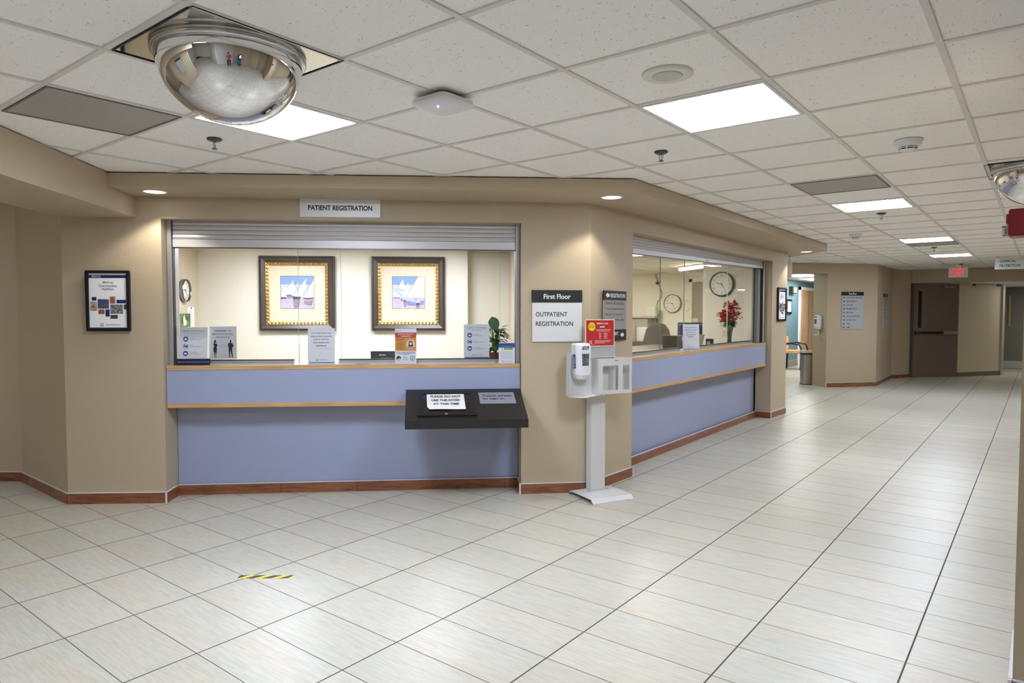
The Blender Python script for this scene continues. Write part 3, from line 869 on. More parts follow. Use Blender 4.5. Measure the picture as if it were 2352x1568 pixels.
# ---------------------------------------------------------------- framed paintings in the front office
SKY = mat('paint_sky', (120, 146, 206), .6); SKY2 = mat('paint_haze', (176, 188, 214), .6)
SAIL = mat('paint_sail', (216, 214, 214), .6); SAIL2 = mat('paint_sail_shade', (190, 188, 196), .6)
SEA = mat('paint_water', (176, 168, 184), .6, var=(22, .06)); HULL = mat('paint_hull', (76, 64, 76), .6); HULLB = mat('paint_hull_blue', (116, 128, 176), .6)
MASTC = mat('paint_mast', (80, 70, 74), .6); REFL = mat('paint_reflection', (136, 120, 130), .6, var=(30, .1))
def painting(label, s, z, boats):
    r = wsign('framed_painting', label, 'painting', W1, s, z, RZ1, 2.73)
    w, h = .865, .875
    x = w / 2; b1 = .078; b2 = .036
    def mitre(m, o, i, y_o, y_i, mt):
        # four mitred rails, outer half-size o, inner half-size i, sloping in depth
        O = [(-o[0], o[1]), (o[0], o[1]), (o[0], o[2]), (-o[0], o[2])]
        I = [(-i[0], i[1]), (i[0], i[1]), (i[0], i[2]), (-i[0], i[2])]
        vs = [(p[0], y_o, p[1]) for p in O] + [(p[0], y_i, p[1]) for p in I] + [(p[0], -.002, p[1]) for p in O] + [(p[0], -.002, p[1]) for p in I]
        fs = []
        for k in range(4):
            n = (k + 1) % 4
            fs += [(k, n, 4 + n, 4 + k), (8 + k, 8 + n, n, k), (4 + k, 4 + n, 12 + n, 12 + k), (12 + k, 12 + n, 8 + n, 8 + k)]
        m.add(vs, fs, mt)
    q = MB()
    mitre(q, (x, 0, h), (x - .018, .018, h - .018), -.050, -.056, M_FRAMEB)
    mitre(q, (x - .018, .018, h - .018), (x - .028, .028, h - .028), -.050, -.060, M_FRAMEB)
    mitre(q, (x - .028, .028, h - .028), (x - b1, b1, h - b1), -.060, -.034, M_FRAMEB)
    q.build('outer_frame', r)
    g = MB()
    a, c = b1, b1 + b2
    mitre(g, (x - a, a, h - a), (x - c, c, h - c), -.046, -.030, M_GOLD)
    n = 17
    for i in range(n):
        t = (i + .5) / n
        L_ = w - 2 * a - .01
        p = -x + a + .005 + t * L_
        for zz, xx in ((a + b2 * .5, None), (h - a - b2 * .5, None)):
            g.lathe([(.0001, -.056), (.014, -.050), (.017, -.040)], M_GOLD, 8, c=(p, 0, zz), axis='y')
        pz = a + .005 + t * (h - 2 * a - .01)
        for xx in (-x + a + b2 * .5, x - a - b2 * .5):
            g.lathe([(.0001, -.056), (.014, -.050), (.017, -.040)], M_GOLD, 8, c=(xx, 0, pz), axis='y')
    g.build('gilt_moulding', r, label='gold moulding with raised leaf pattern')
    MB().box(-x + c, x - c, -.028, -.004, c, h - c, M_MATB).build('mount', r)
    # picture opening
    pw, pz0, pz1 = .190, .262, .640
    pc = MB()
    y = -.029
    pc.rect(-pw - .022, pw + .022, pz0 - .022, pz1 + .022, y + .0006, mat('mount_line', (226, 208, 170), .6))
    pc.rect(-pw - .004, pw + .004, pz0 - .004, pz1 + .004, y, HULL)
    H = pz1 - pz0
    Zp = lambda t: pz0 + t * H
    Xp = lambda t: -pw + t * 2 * pw
    y -= .0006
    pc.rect(-pw, pw, Zp(.55), Zp(1), y, SKY); pc.rect(-pw, pw, Zp(.32), Zp(.74), y - .0005, SKY2); pc.rect(-pw, pw, Zp(0), Zp(.34), y - .001, SEA)
    yy = y - .0016
    for kind, pts in boats:
        mt = {'s': SAIL, 't': SAIL2, 'h': HULL, 'b': HULLB, 'r': REFL, 'm': MASTC}[kind]
        if kind == 'm':
            (x0, z0), (x1, z1) = pts
            d = Vector((Xp(x1) - Xp(x0), Zp(z1) - Zp(z0))).normalized(); n_ = Vector((-d.y, d.x)) * .0016
            P = [(Xp(x0) + n_.x, Zp(z0) + n_.y), (Xp(x0) - n_.x, Zp(z0) - n_.y), (Xp(x1) - n_.x, Zp(z1) - n_.y), (Xp(x1) + n_.x, Zp(z1) + n_.y)]
        else:
            P = [(Xp(a_), Zp(b_)) for a_, b_ in pts]
        pc.prism(P, yy - .0003, yy, mt, 'y'); yy -= .0004
    pc.build('picture', r)
    return r
painting('left framed sailing-boat picture in a dark frame with gold moulding', .428, 1.268,
    [('s', [(.02, .38), (.15, .68), (.24, .36)]), ('s', [(.16, .64), (.40, .88), (.34, .36)]), ('t', [(.30, .38), (.55, .86), (.50, .36)]), ('s', [(.36, .38), (.80, .97), (.62, .36)]), ('t', [(.56, .40), (.80, .97), (.66, .36)]),
     ('s', [(.66, .36), (1.0, .9), (1.0, .33)]), ('t', [(.82, .34), (1.0, .7), (1.0, .33)]), ('m', [(.34, .38), (.80, .97)]), ('m', [(.42, .84), (.57, .36)]), ('m', [(.67, .40), (.98, .86)]), ('m', [(.83, .82), (.80, .31)]), ('m', [(.17, .64), (.40, .86)]),
     ('r', [(.36, .28), (.58, .28), (.54, .02), (.40, .02)]), ('r', [(.70, .24), (.98, .26), (.92, .10), (.72, .14)]), ('h', [(.35, .38), (.61, .36), (.57, .29), (.38, .28)]), ('b', [(.18, .38), (.35, .39), (.35, .33), (.18, .33)]), ('h', [(.14, .40), (.20, .42), (.33, .42), (.33, .395)]),
     ('h', [(.01, .35), (.18, .34), (.16, .305), (.01, .31)]), ('h', [(.66, .34), (.80, .31), (1.0, .34), (.98, .315), (.80, .288), (.70, .31)])])
painting('right framed sailing-boat picture in a dark frame with gold moulding', 1.716, 1.268,
    [('s', [(.16, .62), (.33, .92), (.40, .58)]), ('s', [(.40, .42), (.48, .82), (.60, .44)]), ('s', [(.44, .38), (.80, 1.0), (1.0, 1.0), (1.0, .36)]), ('t', [(.44, .38), (.78, .97), (.70, .38)]), ('s', [(.02, .36), (.05, .60), (.24, .36)]),
     ('m', [(.44, .38), (.79, 1.0)]), ('m', [(.03, .63), (.30, .39)]), ('m', [(.12, .62), (.38, .56)]), ('m', [(.21, .80), (.19, .61)]), ('m', [(.73, .36), (.73, .20)]), ('b', [(.03, .36), (.25, .35), (.25, .32), (.03, .32)]),
     ('r', [(.34, .24), (.44, .24), (.43, .04), (.36, .06)]), ('r', [(.72, .16), (.88, .16), (.84, .03), (.74, .03)]), ('b', [(.42, .25), (.72, .19), (1.0, .26), (.96, .13), (.72, .10), (.46, .12)]), ('s', [(.70, .215), (.86, .21), (.84, .19), (.73, .185)]),
     ('h', [(.73, .18), (.84, .18), (.82, .11), (.75, .10)]), ('h', [(.27, .30), (.32, .30), (.31, .24), (.28, .24)]), ('h', [(.34, .27), (.42, .27), (.41, .22), (.35, .23)])])

# ---------------------------------------------------------------- clocks
def clock(name_label, loc, rz, R, rimm, hour, minute, numerals=True, face=None, rim_w=.09, dep=.045):
    r = thing('wall_clock', name_label, 'clock', loc, rz)
    k = R
    MB().lathe([(k * (1 - rim_w), -dep * .8), (k * (1 - rim_w * .6), -dep), (k * (1 - rim_w * .3), -dep), (k, -dep * .7), (k, -.001), (k * .9, -.001)], rimm, 56, axis='y', caps=False).build('rim', r)
    f = MB().lathe([(.0001, -dep * .55), (k * (1 - rim_w * .8), -dep * .55)], face or mat('clock_face', (226, 228, 220), .5), 56, axis='y', caps=False)
    y = -dep * .55 - .0005
    if numerals:
        for n in range(1, 13):
            a = math.radians(90 - 30 * n)
            f.text(str(n), k * .70 * math.cos(a), k * .70 * math.sin(a), None, k * .17, y, M_INK, .01)
    for n in range(60):
        a = math.radians(6 * n); r0, r1 = (.84, .885) if n % 5 == 0 else (.86, .88)
        c, s = math.cos(a), math.sin(a); w = k * (.008 if n % 5 == 0 else .004)
        f.prism([(k * r0 * c - w * s, k * r0 * s + w * c), (k * r0 * c + w * s, k * r0 * s - w * c), (k * r1 * c + w * s, k * r1 * s - w * c), (k * r1 * c - w * s, k * r1 * s + w * c)], y - .0003, y, M_INK, 'y')
    f.build('face', r)
    def hand(nm, ang, ln, w, yy):
        a = math.radians(90 - ang); c, s = math.cos(a), math.sin(a)
        MB().prism([(-c * k * .12 - s * w, -s * k * .12 + c * w), (-c * k * .12 + s * w, -s * k * .12 - c * w), (c * ln + s * w * .6, s * ln - c * w * .6), (c * ln - s * w * .6, s * ln + c * w * .6)], yy - .0008, yy, M_INK, 'y').build(nm, r)
    hand('hour_hand', (hour % 12 + minute / 60) * 30, k * .5, k * .03, y - .003)
    hand('minute_hand', minute * 6, k * .74, k * .022, y - .005)
    return r
clock('large black-rimmed wall clock above the red flowers', (-3.617, 9.537, 1.890), 0, .176, mat('dark_rim', (46, 42, 40), .35), 9, 25)
clock('silver-rimmed wall clock on the far office wall above the monitor', (-5.588, 12.197, 1.658), 0, .178, M_STEEL, 9, 25, True)
# clock on the side wall of the front office (faces along the counter)
p = W1(-.70, 2.27)
clock('silver wall clock seen edge-on on the left side wall of the front office', v3(p, 1.722), RZ1 + PI / 2, .125, M_STEEL, 9, 25, True, dep=.05)

# sheets pinned on the left side wall of the front office
def sheet_mat(nm, a, b, sc):
    if nm in MATS: return MATS[nm]
    m = mat(nm, a, .5); nt, N, L, B = nodes(m)
    tc = N.new('ShaderNodeTexCoord'); nz = N.new('ShaderNodeTexNoise'); nz.inputs['Scale'].default_value = sc; nz.inputs['Distortion'].default_value = 1.5
    L.new(tc.outputs['Object'], nz.inputs['Vector']); rp = N.new('ShaderNodeValToRGB'); e = rp.color_ramp.elements
    e[0].position = .42; e[0].color = rgb(*a); e[1].position = .6; e[1].color = rgb(*b)
    L.new(nz.outputs['Fac'], rp.inputs['Fac']); L.new(rp.outputs['Color'], B.inputs['Base Color'])
    return m
r = thing('pinned_note', 'white note pinned to the side wall under the edge-on clock', 'note', v3(W1(-.70, 2.49), 1.32), RZ1 + PI / 2)
q = MB().box(-.095, .095, -.0025, -.0005, 0, .225, M_PAPER)
for i in range(12):
    q.rect(-.075, .06 - .02 * (i % 3), .03 + i * .014, .033 + i * .014, -.0026, flat((150, 150, 158)))
q.box(-.01, .01, -.008, -.0025, .205, .22, M_BLACK)
q.build('paper', r)
r = thing('flower_photo', 'small green photo of a white flower on the front office side wall', 'photo', v3(W1(-.70, 2.28), 1.325), RZ1 + PI / 2)
MB().box(-.17, .17, -.008, -.0028, 0, .145, sheet_mat('green_photo', (54, 84, 46), (120, 140, 80), 14)).build('print', r)
MB().prism([(-.02, .01), (.05, .02), (.06, .06), (.02, .09), (.0, .135), (-.03, .11), (-.035, .06)], -.009, -.0081, mat('petal_print', (226, 230, 196), .5), 'y').build('petals', r)

# ---------------------------------------------------------------- counter-top leaflets and holders (front counter)
def holder(label, S, s, d, z, rz, w, h, draw, lean=0.06, name='acrylic_sign_holder', cat='notice', turn=0, foot=.06, group=None, paper=None):
    r = thing(name, label, cat, v3(S(s, d), z), rz + turn, group)
    # leaning clear sheet on a clear foot
    A = MB()
    x = w / 2 + .003
    t = math.tan(lean)
    A.add([(-x, 0, .0005), (x, 0, .0005), (x, t * (h + .004), h + .004), (-x, t * (h + .004), h + .004), (-x, .0025, .0005), (x, .0025, .0005), (x, t * (h + .004) + .0025, h + .004), (-x, t * (h + .004) + .0025, h + .004)],
          [(0, 1, 2, 3), (4, 7, 6, 5), (0, 4, 5, 1), (3, 2, 6, 7), (0, 3, 7, 4), (1, 5, 6, 2)], M_ACRYL)
    A.box(-x, x, .001, foot, .0005, .003, M_ACRYL)
    A.build('clear_holder', r)
    P = MB()
    P.box(-w / 2, w / 2, .0005, .0018, 0, h, paper or M_PAPER)
    draw(P, w, h)
    # shear the printed sheet to the lean and set it just behind the front face
    P.v = [(a, b + c * t + .003, c + .004) for a, b, c in P.v]
    P.build('printed_sheet', r)
    return r
INKB = mat('blue_grey_ink', (92, 104, 150), .5); INKG = mat('grey_ink', (150, 154, 168), .5); BLUEC = mat('blue_circle', (58, 84, 152), .45)
def cough(P, w, h, bar=True):
    y = .0005
    P.text('COVER YOUR COUGH', 0, h * .90, w * .76, h * .042, y, INKB, .008)
    P.rect(-w * .37, w * .37, h * .845, h * .851, y, INKG); P.rect(-w * .2, w * .22, h * .82, h * .826, y, INKG)
    for i, (t, ww) in enumerate((('COUGH', .17), ('HAND', .13), ('FACE MASK', .28))):
        zc = h * (.685 - .19 * i); xc = -w * .27
        if i == 1:
            P.disc(xc, zc, w * .095, y, BLUEC); P.disc(xc, zc, w * .082, y - .0004, M_PAPER)
            P.prism([(xc - w * .07, zc + w * .03), (xc - w * .05, zc + w * .05), (xc + w * .07, zc - w * .03), (xc + w * .05, zc - w * .05)], y - .0010, y - .0006, M_INK, 'y')
            P.prism([(xc + w * .07, zc + w * .03), (xc + w * .05, zc + w * .05), (xc - w * .07, zc - w * .03), (xc - w * .05, zc - w * .05)], y - .0013, y - .0009, M_INK, 'y')
            P.prism([(xc - w * .085, zc + w * .02), (xc - w * .04, zc + w * .07), (xc - w * .02, zc + w * .02)], y - .0014, y - .001, NAVY, 'y')
            P.prism([(xc + w * .085, zc + w * .02), (xc + w * .04, zc - w * .07), (xc + w * .02, zc - w * .01)], y - .0014, y - .001, NAVY, 'y')
        else:
            P.disc(xc, zc, w * .095, y, BLUEC)
            P.prism([(xc - w * .06, zc - w * .035), (xc + w * .055, zc - w * .035), (xc + w * .06, zc + w * .005), (xc + w * .03, zc + w * .02), (xc - w * .005, zc + (.045 if i == 0 else .02) * w), (xc - w * .05, zc + w * (.01 if i == 0 else .035))], y - .0008, y - .0004, M_PAPER, 'y')
        P.text(t, -w * .12, zc + h * .03, w * ww, h * .02, y, INKG, .01, 'l')
        P.rect(-w * .12, w * .34, zc - h * .006, zc + h * .0, y, INKG); P.rect(-w * .12, w * .22, zc - h * .022, zc - h * .016, y, INKG)
    logo(P, -w * .13, h * .115, w * .07, y, INKB); P.rect(-w * .06, w * .24, h * .108, h * .12, y, INKG)
    if bar: P.rect(-w * .47, w * .47, h * .02, h * .055, y, BLUEC)
holder('cover-your-cough leaflet at the left end of the counter behind the navy sign', W1, .155, .165, 1.058, RZ1, .216, .30, lambda P, w, h: cough(P, w, h, False), lean=.10)
holder('cover-your-cough leaflet near the plant at the right of the window', W1, 2.427, .26, 1.085, RZ1, .214, .293, cough, lean=.06, turn=-.05)
def social(P, w, h):
    y = .0005
    for i, (t, ww) in enumerate((('REMEMBER TO', .62), ('MAINTAIN SOCIAL', .76), ('DISTANCING', .52))):
        P.text(t, 0, h * (.862 - .098 * i), w * ww, h * .052, y, INKB, .014)
    K = M_BLACKM
    # standing woman silhouette
    cx = -w * .29
    S_ = lambda pts: [(cx + a * w, b * h) for a, b in pts]
    P.prism(S_([(-.03, .56), (-.04, .53), (-.055, .50), (-.05, .49), (.03, .49), (.03, .56), (.01, .585), (-.015, .585)]), y - .0006, y, K, 'y')
    P.prism(S_([(-.07, .485), (-.03, .475), (.04, .47), (.075, .45), (.085, .40), (.06, .385), (.05, .36), (.065, .30), (.055, .20), (-.055, .20), (-.07, .32), (-.04, .37), (-.05, .42)]), y - .0006, y, K, 'y')
    P.prism(S_([(-.045, .205), (-.005, .205), (-.012, .09), (-.005, .03), (-.025, .03), (-.03, .09)]), y - .0008, y, K, 'y')
    P.prism(S_([(.005, .205), (.045, .205), (.035, .09), (.035, .03), (.015, .03), (.02, .09)]), y - .0008, y, K, 'y')
    cx = w * .28
    P.prism(S_([(-.028, .55), (-.03, .52), (-.012, .50), (.02, .50), (.03, .52), (.028, .56), (.0, .585)]), y - .0006, y, K, 'y')
    P.prism(S_([(-.02, .505), (-.09, .465), (-.10, .39), (-.07, .345), (-.075, .24), (-.04, .235), (.06, .235), (.065, .345), (.11, .385), (.11, .405), (.075, .465), (.03, .49)]), y - .0006, y, K, 'y')
    P.prism(S_([(-.07, .24), (-.01, .24), (-.02, .12), (-.025, .04), (-.065, .03), (-.055, .10)]), y - .0008, y, K, 'y')
    P.prism(S_([(.0, .24), (.062, .24), (.075, .12), (.09, .035), (.05, .035), (.04, .10)]), y - .0008, y, K, 'y')
    P.rect(-w * .07, w * .10, h * .405, h * .411, y, INKG); P.rect(-w * .14, w * .17, h * .362, h * .368, y, INKG)
holder('social distancing notice with two black standing silhouettes', W1, .367, .235, 1.102, RZ1, .212, .262, social, lean=.03)
def navyp(P, w, h):
    P.rect(-w / 2, w / 2, 0, h, .0005, mat('deep_navy', (22, 24, 72), .45))
    P.text('Payment is expected at the time service is rendered', 0, h * .5, w * .92, h * .16, -.0001, M_WHITE, .01)
holder('low navy payment strip sign leaning on the front counter', W1, .174, .115, 1.058, RZ1, .262, .052, navyp, lean=.25, turn=-.02)
def away(P, w, h):
    y = .0005
    for i, (t, ww) in enumerate((("I'm away from my", .72), ('desk at the moment,', .80), ('please visit the', .56), ('next window for', .62), ('assistance.', .40))):
        P.text(t, 0, h * (.865 - .085 * i), w * ww, h * .045, y, mat('dark_ink', (60, 62, 80), .5), .02)
    P.rect(-w * .12, w * .36, h * .44, h * .446, y, INKG)
    logo(P, -w * .16, h * .13, w * .075, y, INKB); P.rect(-w * .09, w * .2, h * .124, h * .136, y, INKG)
    P.rect(-w * .46, w * .46, h * .045, h * .066, y, BLUEC)
holder('away-from-my-desk notice standing at the middle of the front counter', W1, 1.174, .10, 1.058, RZ1, .212, .292, away, lean=.04)
def corona(P, w, h):
    y = .0005
    OR = mat('orange_print', (226, 160, 60), .5); OR2 = mat('red_orange_print', (206, 74, 50), .5)
    P.rect(-w * .5, w * .5, h * .74, h * .89, y, OR2); P.rect(-w * .5, w * .5, h * .37, h * .74, y, OR)
    P.text('STOP THE SPREAD OF', 0, h * .845, w * .70, h * .035, y - .0006, M_WHITE, .02); P.text('CORONAVIRUS', 0, h * .785, w * .46, h * .035, y - .0006, M_WHITE, .02)
    logo(P, -w * .42, h * .94, w * .06, y, INKB); P.rect(-w * .36, -w * .22, h * .93, h * .94, y, INKG)
    BR = mat('brown_print', (120, 70, 40), .5)
    P.rect(-w * .44, -w * .05, h * .69, h * .705, y - .0006, BR); P.rect(-w * .44, -w * .12, h * .655, h * .67, y - .0006, BR)
    for i in range(10): P.rect(-w * .42, w * (-.04 - .03 * (i % 3)), h * (.41 + .022 * i), h * (.417 + .022 * i), y - .0006, BR)
    cx, cz = w * .23, h * .56
    P.disc(cx, cz, w * .215, y - .0004, flat((240, 206, 170)))
    P.prism([(cx - w * .11, cz - h * .07), (cx - w * .09, cz + h * .05), (cx - w * .03, cz + h * .095), (cx + w * .05, cz + h * .09), (cx + w * .10, cz + h * .03), (cx + w * .11, cz - h * .07)], y - .0012, y - .0008, mat('hair_print', (60, 40, 40), .5), 'y')
    P.disc(cx, cz + h * .015, w * .068, y - .0014, flat((244, 214, 196)))
    P.prism([(cx - w * .14, cz - h * .105), (cx - w * .09, cz - h * .055), (cx + w * .09, cz - h * .055), (cx + w * .14, cz - h * .105)], y - .0018, y - .0014, flat((120, 150, 206)), 'y')
    for i, ww in enumerate((.44, .42, .15)): P.rect(-w * ww, w * ww, h * (.325 - .032 * i), h * (.338 - .032 * i), y, INKB)
    P.disc(-w * .33, h * .165, w * .11, y, flat((70, 50, 50))); P.prism([(-w * .45, h * .12), (-w * .30, h * .17), (-w * .22, h * .15), (-w * .28, h * .10)], y - .0012, y - .0008, flat((232, 196, 160)), 'y')
    for i in range(4): P.rect(-w * .14, w * (.12 - .02 * i), h * (.12 + .026 * i), h * (.13 + .026 * i), y, INKG)
    P.disc(w * .31, h * .165, w * .13, y, flat((120, 190, 190))); P.disc(w * .31, h * .165, w * .095, y - .0006, flat((214, 232, 232)))
    P.prism([(w * .27, h * .12), (w * .35, h * .12), (w * .34, h * .20), (w * .28, h * .20)], y - .0012, y - .0008, flat((120, 190, 190)), 'y')
holder('orange and red coronavirus leaflet standing right of the pens', W1, 1.845, .10, 1.058, RZ1, .172, .288, corona, lean=.05)
def pamph(P, w, h):
    y = .0005
    P.rect(-w * .5, w * .5, h * .78, h * .97, y, mat('blue_header', (44, 70, 140), .5))
    P.prism([(-w * .5, h * .75), (w * .5, h * .75), (w * .5, h * .80), (0, h * .86), (-w * .5, h * .80)], y - .0008, y - .0004, mat('sky_band', (60, 110, 176), .5), 'y')
    P.rect(-w * .30, w * .36, h * .66, h * .76, y - .001, mat('green_label', (120, 150, 60), .5)); P.disc(-w * .22, h * .71, w * .06, y - .0016, M_PAPER)
    P.rect(-w * .08, w * .28, h * .69, h * .73, y - .0016, flat((220, 200, 90)))
    for i in range(12): P.rect(-w * .42, w * (.42 - .05 * (i % 3)), h * (.22 + .033 * i), h * (.226 + .033 * i), y, INKG)
    logo(P, -w * .24, h * .10, w * .10, y, INKB); P.rect(-w * .14, w * .36, h * .092, h * .106, y, INKG)
holder('blue and green leaflet stand at the right end of the front counter', W1, 2.668, .085, 1.058, RZ1, .132, .172, pamph, lean=.10, turn=-.10)

def pen(label, p, z, rz, col):
    r = thing('pen', label, 'pen', v3(p, z + .005), rz)
    MB().tube([(-.062, 0, 0), (-.05, 0, 0), (.045, 0, 0), (.066, 0, 0)], [.0025, .0048, .0048, .001], col, 10).build('barrel', r)
    MB().tube([(-.070, 0, 0), (-.06, 0, 0)], .003, M_STEEL, 8).box(-.058, -.02, .004, .006, .0, .002, M_STEEL).build('clip', r)
pen('black pen lying on the front counter left of the orange leaflet', W1(1.50, .085), 1.058, RZ1 + PI - .06, M_BLACK)
pen('dark pen lying on the corridor counter beside the white notice', W2(2.16, .125), 1.058, RZ2 + .3, M_BLACK)
r = thing('name_plate', 'dark name plate box standing behind the front window glass', 'name plate', v3(W1(1.66, .36), 1.058), RZ1)
MB().box(-.125, .125, 0, .03, 0, .095, mat('slate_block', (70, 66, 72), .5)).build('block', r, bevel=.002)
MB().rect(-.055, .0, .058, .068, -.0001, M_SILV).rect(-.035, .045, .036, .041, -.0001, M_SIGNG).build('engraving', r)

# ---------------------------------------------------------------- desks inside the front office
r = thing('office_desk', 'pale desk just behind the front window glass', 'desk', v3(W1(1.35, 0), 0), RZ1)
MB().box(-1.30, 1.40, .425, .95, 1.00, 1.03, mat('desk_top', (206, 198, 180), .5)).build('desk_top', r)
for x in (-1.25, 1.33): MB().box(x, x + .04, .45, .93, 0, 1.0, M_BROWND).build('desk_leg', r)

# peace lily
def leaf(m, base, tip, w, mt, droop=.15, up=(0, 0, 1), fold=.2, n=7):
    base = Vector(base); tip = Vector(tip); d = tip - base; L_ = d.length
    t = d.normalized(); side = t.cross(Vector(up))
    if side.length < .05: side = Vector((1, 0, 0))
    side.normalize(); nn = side.cross(t).normalized()
    vs = []; 
    for i in range(n + 1):
        u = i / n
        ww = w * math.sin(PI * min(1, u ** .75)) * (1 - .15 * u)
        c = base + d * u - Vector((0, 0, 1)) * droop * L_ * u * u
        vs += [tuple(c - side * ww + nn * ww * fold), tuple(c), tuple(c + side * ww + nn * ww * fold)]
    fs = []
    for i in range(n):
        a = i * 3
        fs += [(a, a + 1, a + 4, a + 3), (a + 1, a + 2, a + 5, a + 4)]
    m.add(vs, fs, mt, True)
r = thing('potted_plant', 'leafy green potted plant on the desk behind the glass at the right', 'plant', v3(W1(2.60, .50), 1.03), RZ1)
MB().lathe([(.045, 0), (.06, .09), (.065, .095), (.06, .098), (.055, .085), (.0001, .08)], M_SOIL, 28).build('pot', r)
L1 = MB(); T1 = MB()
rnd = random.Random(4)
tops = [(-.02, 0, .40, .050, .09, 1)]
T1.tube([(0, 0, .08), (.004, 0, .2), (-.012, 0, .31)], .003, M_STEM, 6)
leaf(L1, (-.030, -.0, .415), (.016, -.02, .275), .052, M_LEAF, 0, up=(0, 1, 0))
T1.tube([(-.012, 0, .31), (-.014, .002, .39)], .0025, M_STEM, 6)
for k in range(64):
    a = rnd.uniform(0, 2 * PI); rr = rnd.uniform(.05, .14); h = rnd.uniform(.08, .26)
    b = Vector((rr * .5 * math.cos(a), rr * .3 * math.sin(a), h + .06))
    e = b + Vector((.085 * math.cos(a), .05 * math.sin(a), rnd.uniform(-.05, .04)))
    T1.tube([(0, 0, .08), tuple(b * .6 + Vector((0, 0, .05))), tuple(b)], .002, M_STEM, 5)
    leaf(L1, b, e, rnd.uniform(.020, .034), M_LEAF, rnd.uniform(.1, .35))
for k in range(6):
    b = Vector((.05 + .01 * k, 0, .16 + .018 * k)); e = b + Vector((.07 - .012 * k, -.02, -.05 + .01 * k))
    leaf(L1, b, e, .018, M_LEAF, .2)
L1.build('leaves', r); T1.build('stems', r)

# ---------------------------------------------------------------- sign-in shelf on the front counter
r = thing('sign_in_kiosk_shelf', 'black slanted sign-in shelf fixed to the right end of the front counter', 'kiosk shelf', v3(W1(0, 0), 0), RZ1)
xa, xb, xc, xd = 1.850, 2.772, 1.868, 2.790
yb, yf = .032, -.412
zb, zf, zl = .862, .679, .614
MB().add([(xa, yb, zb), (xb, yb, zb), (xd, yf, zf), (xc, yf, zf), (xa, yb, .70), (xb, yb, .70), (xd, yf, zl), (xc, yf, zl), (xa + .02, yb, .66), (xb - .02, yb, .66)],
         [(0, 3, 2, 1), (3, 7, 6, 2), (4, 5, 6, 7), (0, 4, 7, 3), (1, 2, 6, 5), (0, 1, 5, 4)], mat('black_veneer', (34, 31, 30), .38, bump=(90, .05, .002))).build('slanted_top', r, bevel=.002)
sl = math.atan2(zb - zf, yb - yf); SLN = math.hypot(zb - zf, yb - yf)
def onslope(x, t, h=0):
    # t: metres down the slope from the back edge ; h: height off the surface
    return (x, yb - t * math.cos(sl) - h * math.sin(sl), zb - t * math.sin(sl) + h * math.cos(sl))
def slab(m, x0, x1, t0, t1, h0, h1, mt, sk=0):
    v = []
    for h in (h0, h1):
        for t in (t0, t1):
            for x in (x0, x1):
                v.append(onslope(x + sk * t, t, h))
    return m.add(v, [(0, 2, 3, 1)[::-1], (4, 5, 7, 6)[::-1], (0, 1, 5, 4)[::-1], (2, 6, 7, 3)[::-1], (0, 4, 6, 2)[::-1], (1, 3, 7, 5)[::-1]], mt)
q = MB()
slab(q, 1.945, 2.395, .055, .43, .0005, .006, M_BLACK, .03)
slab(q, 1.945, 2.395, .055, .095, .006, .012, M_BLACK, .03); slab(q, 1.945, 2.395, .385, .43, .006, .012, M_BLACK, .03)
slab(q, 1.945, 1.985, .095, .385, .006, .012, M_BLACK, .03); slab(q, 2.355, 2.395, .095, .385, .006, .012, M_BLACK, .03)
tb = q.build('tablet_bezel', r, bevel=.0015)
q = MB(); slab(q, 1.985, 2.355, .095, .385, .0062, .0085, mat('dark_glass', (24, 24, 26), .08), .03); q.build('tablet_screen', tb)
q = MB(); slab(q, 2.152, 2.172, .398, .416, .0122, .0130, M_SIGNG, .03); q.build('home_button', tb)
def slope_text(m, body, cx, ct, w, h, hh, mt, bold):
    k = MB(); k.text(body, 0, 0, w, h, 0, mt, bold)
    vs = [onslope(cx + a, ct - c, hh) for a, b, c in k.v]
    m.add(vs, k.f, mt)
r2 = thing('paper_notice', 'white sheet saying PLEASE DO NOT USE THE KIOSK taped over the tablet', 'notice', v3(W1(0, 0), 0), RZ1)
q = MB()
gx = 9; gy = 6; vs = []
for j in range(gy + 1):
    for i in range(gx + 1):
        u, v = i / gx, j / gy
        h = .0138 + .0016 * math.sin(u * 5.5) * v + .003 * v * v
        x = 2.018 + .292 * u + .012 * v; t = .108 + .238 * v
        if j == gy and i == 0: x += .018; 
        vs.append(onslope(x, t, h))
q.add(vs, [(j * (gx + 1) + i, (j + 1) * (gx + 1) + i, (j + 1) * (gx + 1) + i + 1, j * (gx + 1) + i + 1) for j in range(gy) for i in range(gx)], mat('bright_paper', (236, 236, 238), .6), True)
for i, (t, w) in enumerate((('PLEASE DO NOT', .236), ('USE THE KIOSK', .222), ('AT THIS TIME', .200))):
    slope_text(q, t, 2.167 + .003 * i, .150 + .058 * i, w, .030, .0185, M_INK, .018)
q.build('sheet', r2)
for x in (2.05, 2.155, 2.265):
    q = MB(); slab(q, x, x + .008, .104, .112, .0125, .017, M_BLACK); q.build('pin', r2)
q = MB(); slab(q, 2.424, 2.706, .070, .246, .0005, .0045, mat('sign_grey_blue', (140, 142, 150), .45), .055)
pl = q.build('sign_plate', r, label='grey plate reading Touch screen to sign in')
q = MB(); slope_text(q, 'Touch screen', 2.575, .124, .235, .030, .0052, M_INK, .03); slope_text(q, 'to sign in.', 2.548, .176, .178, .032, .0052, M_INK, .03); q.build('lettering', pl)

# ---------------------------------------------------------------- hand sanitiser stand
AZ = math.radians(64.8)
SB = Vector((-2.767, 4.7095))
r = thing('sanitiser_stand', 'pale grey metal floor stand with a post and glove box holder before the pier', 'stand', v3(SB, 0), AZ)
q = MB()
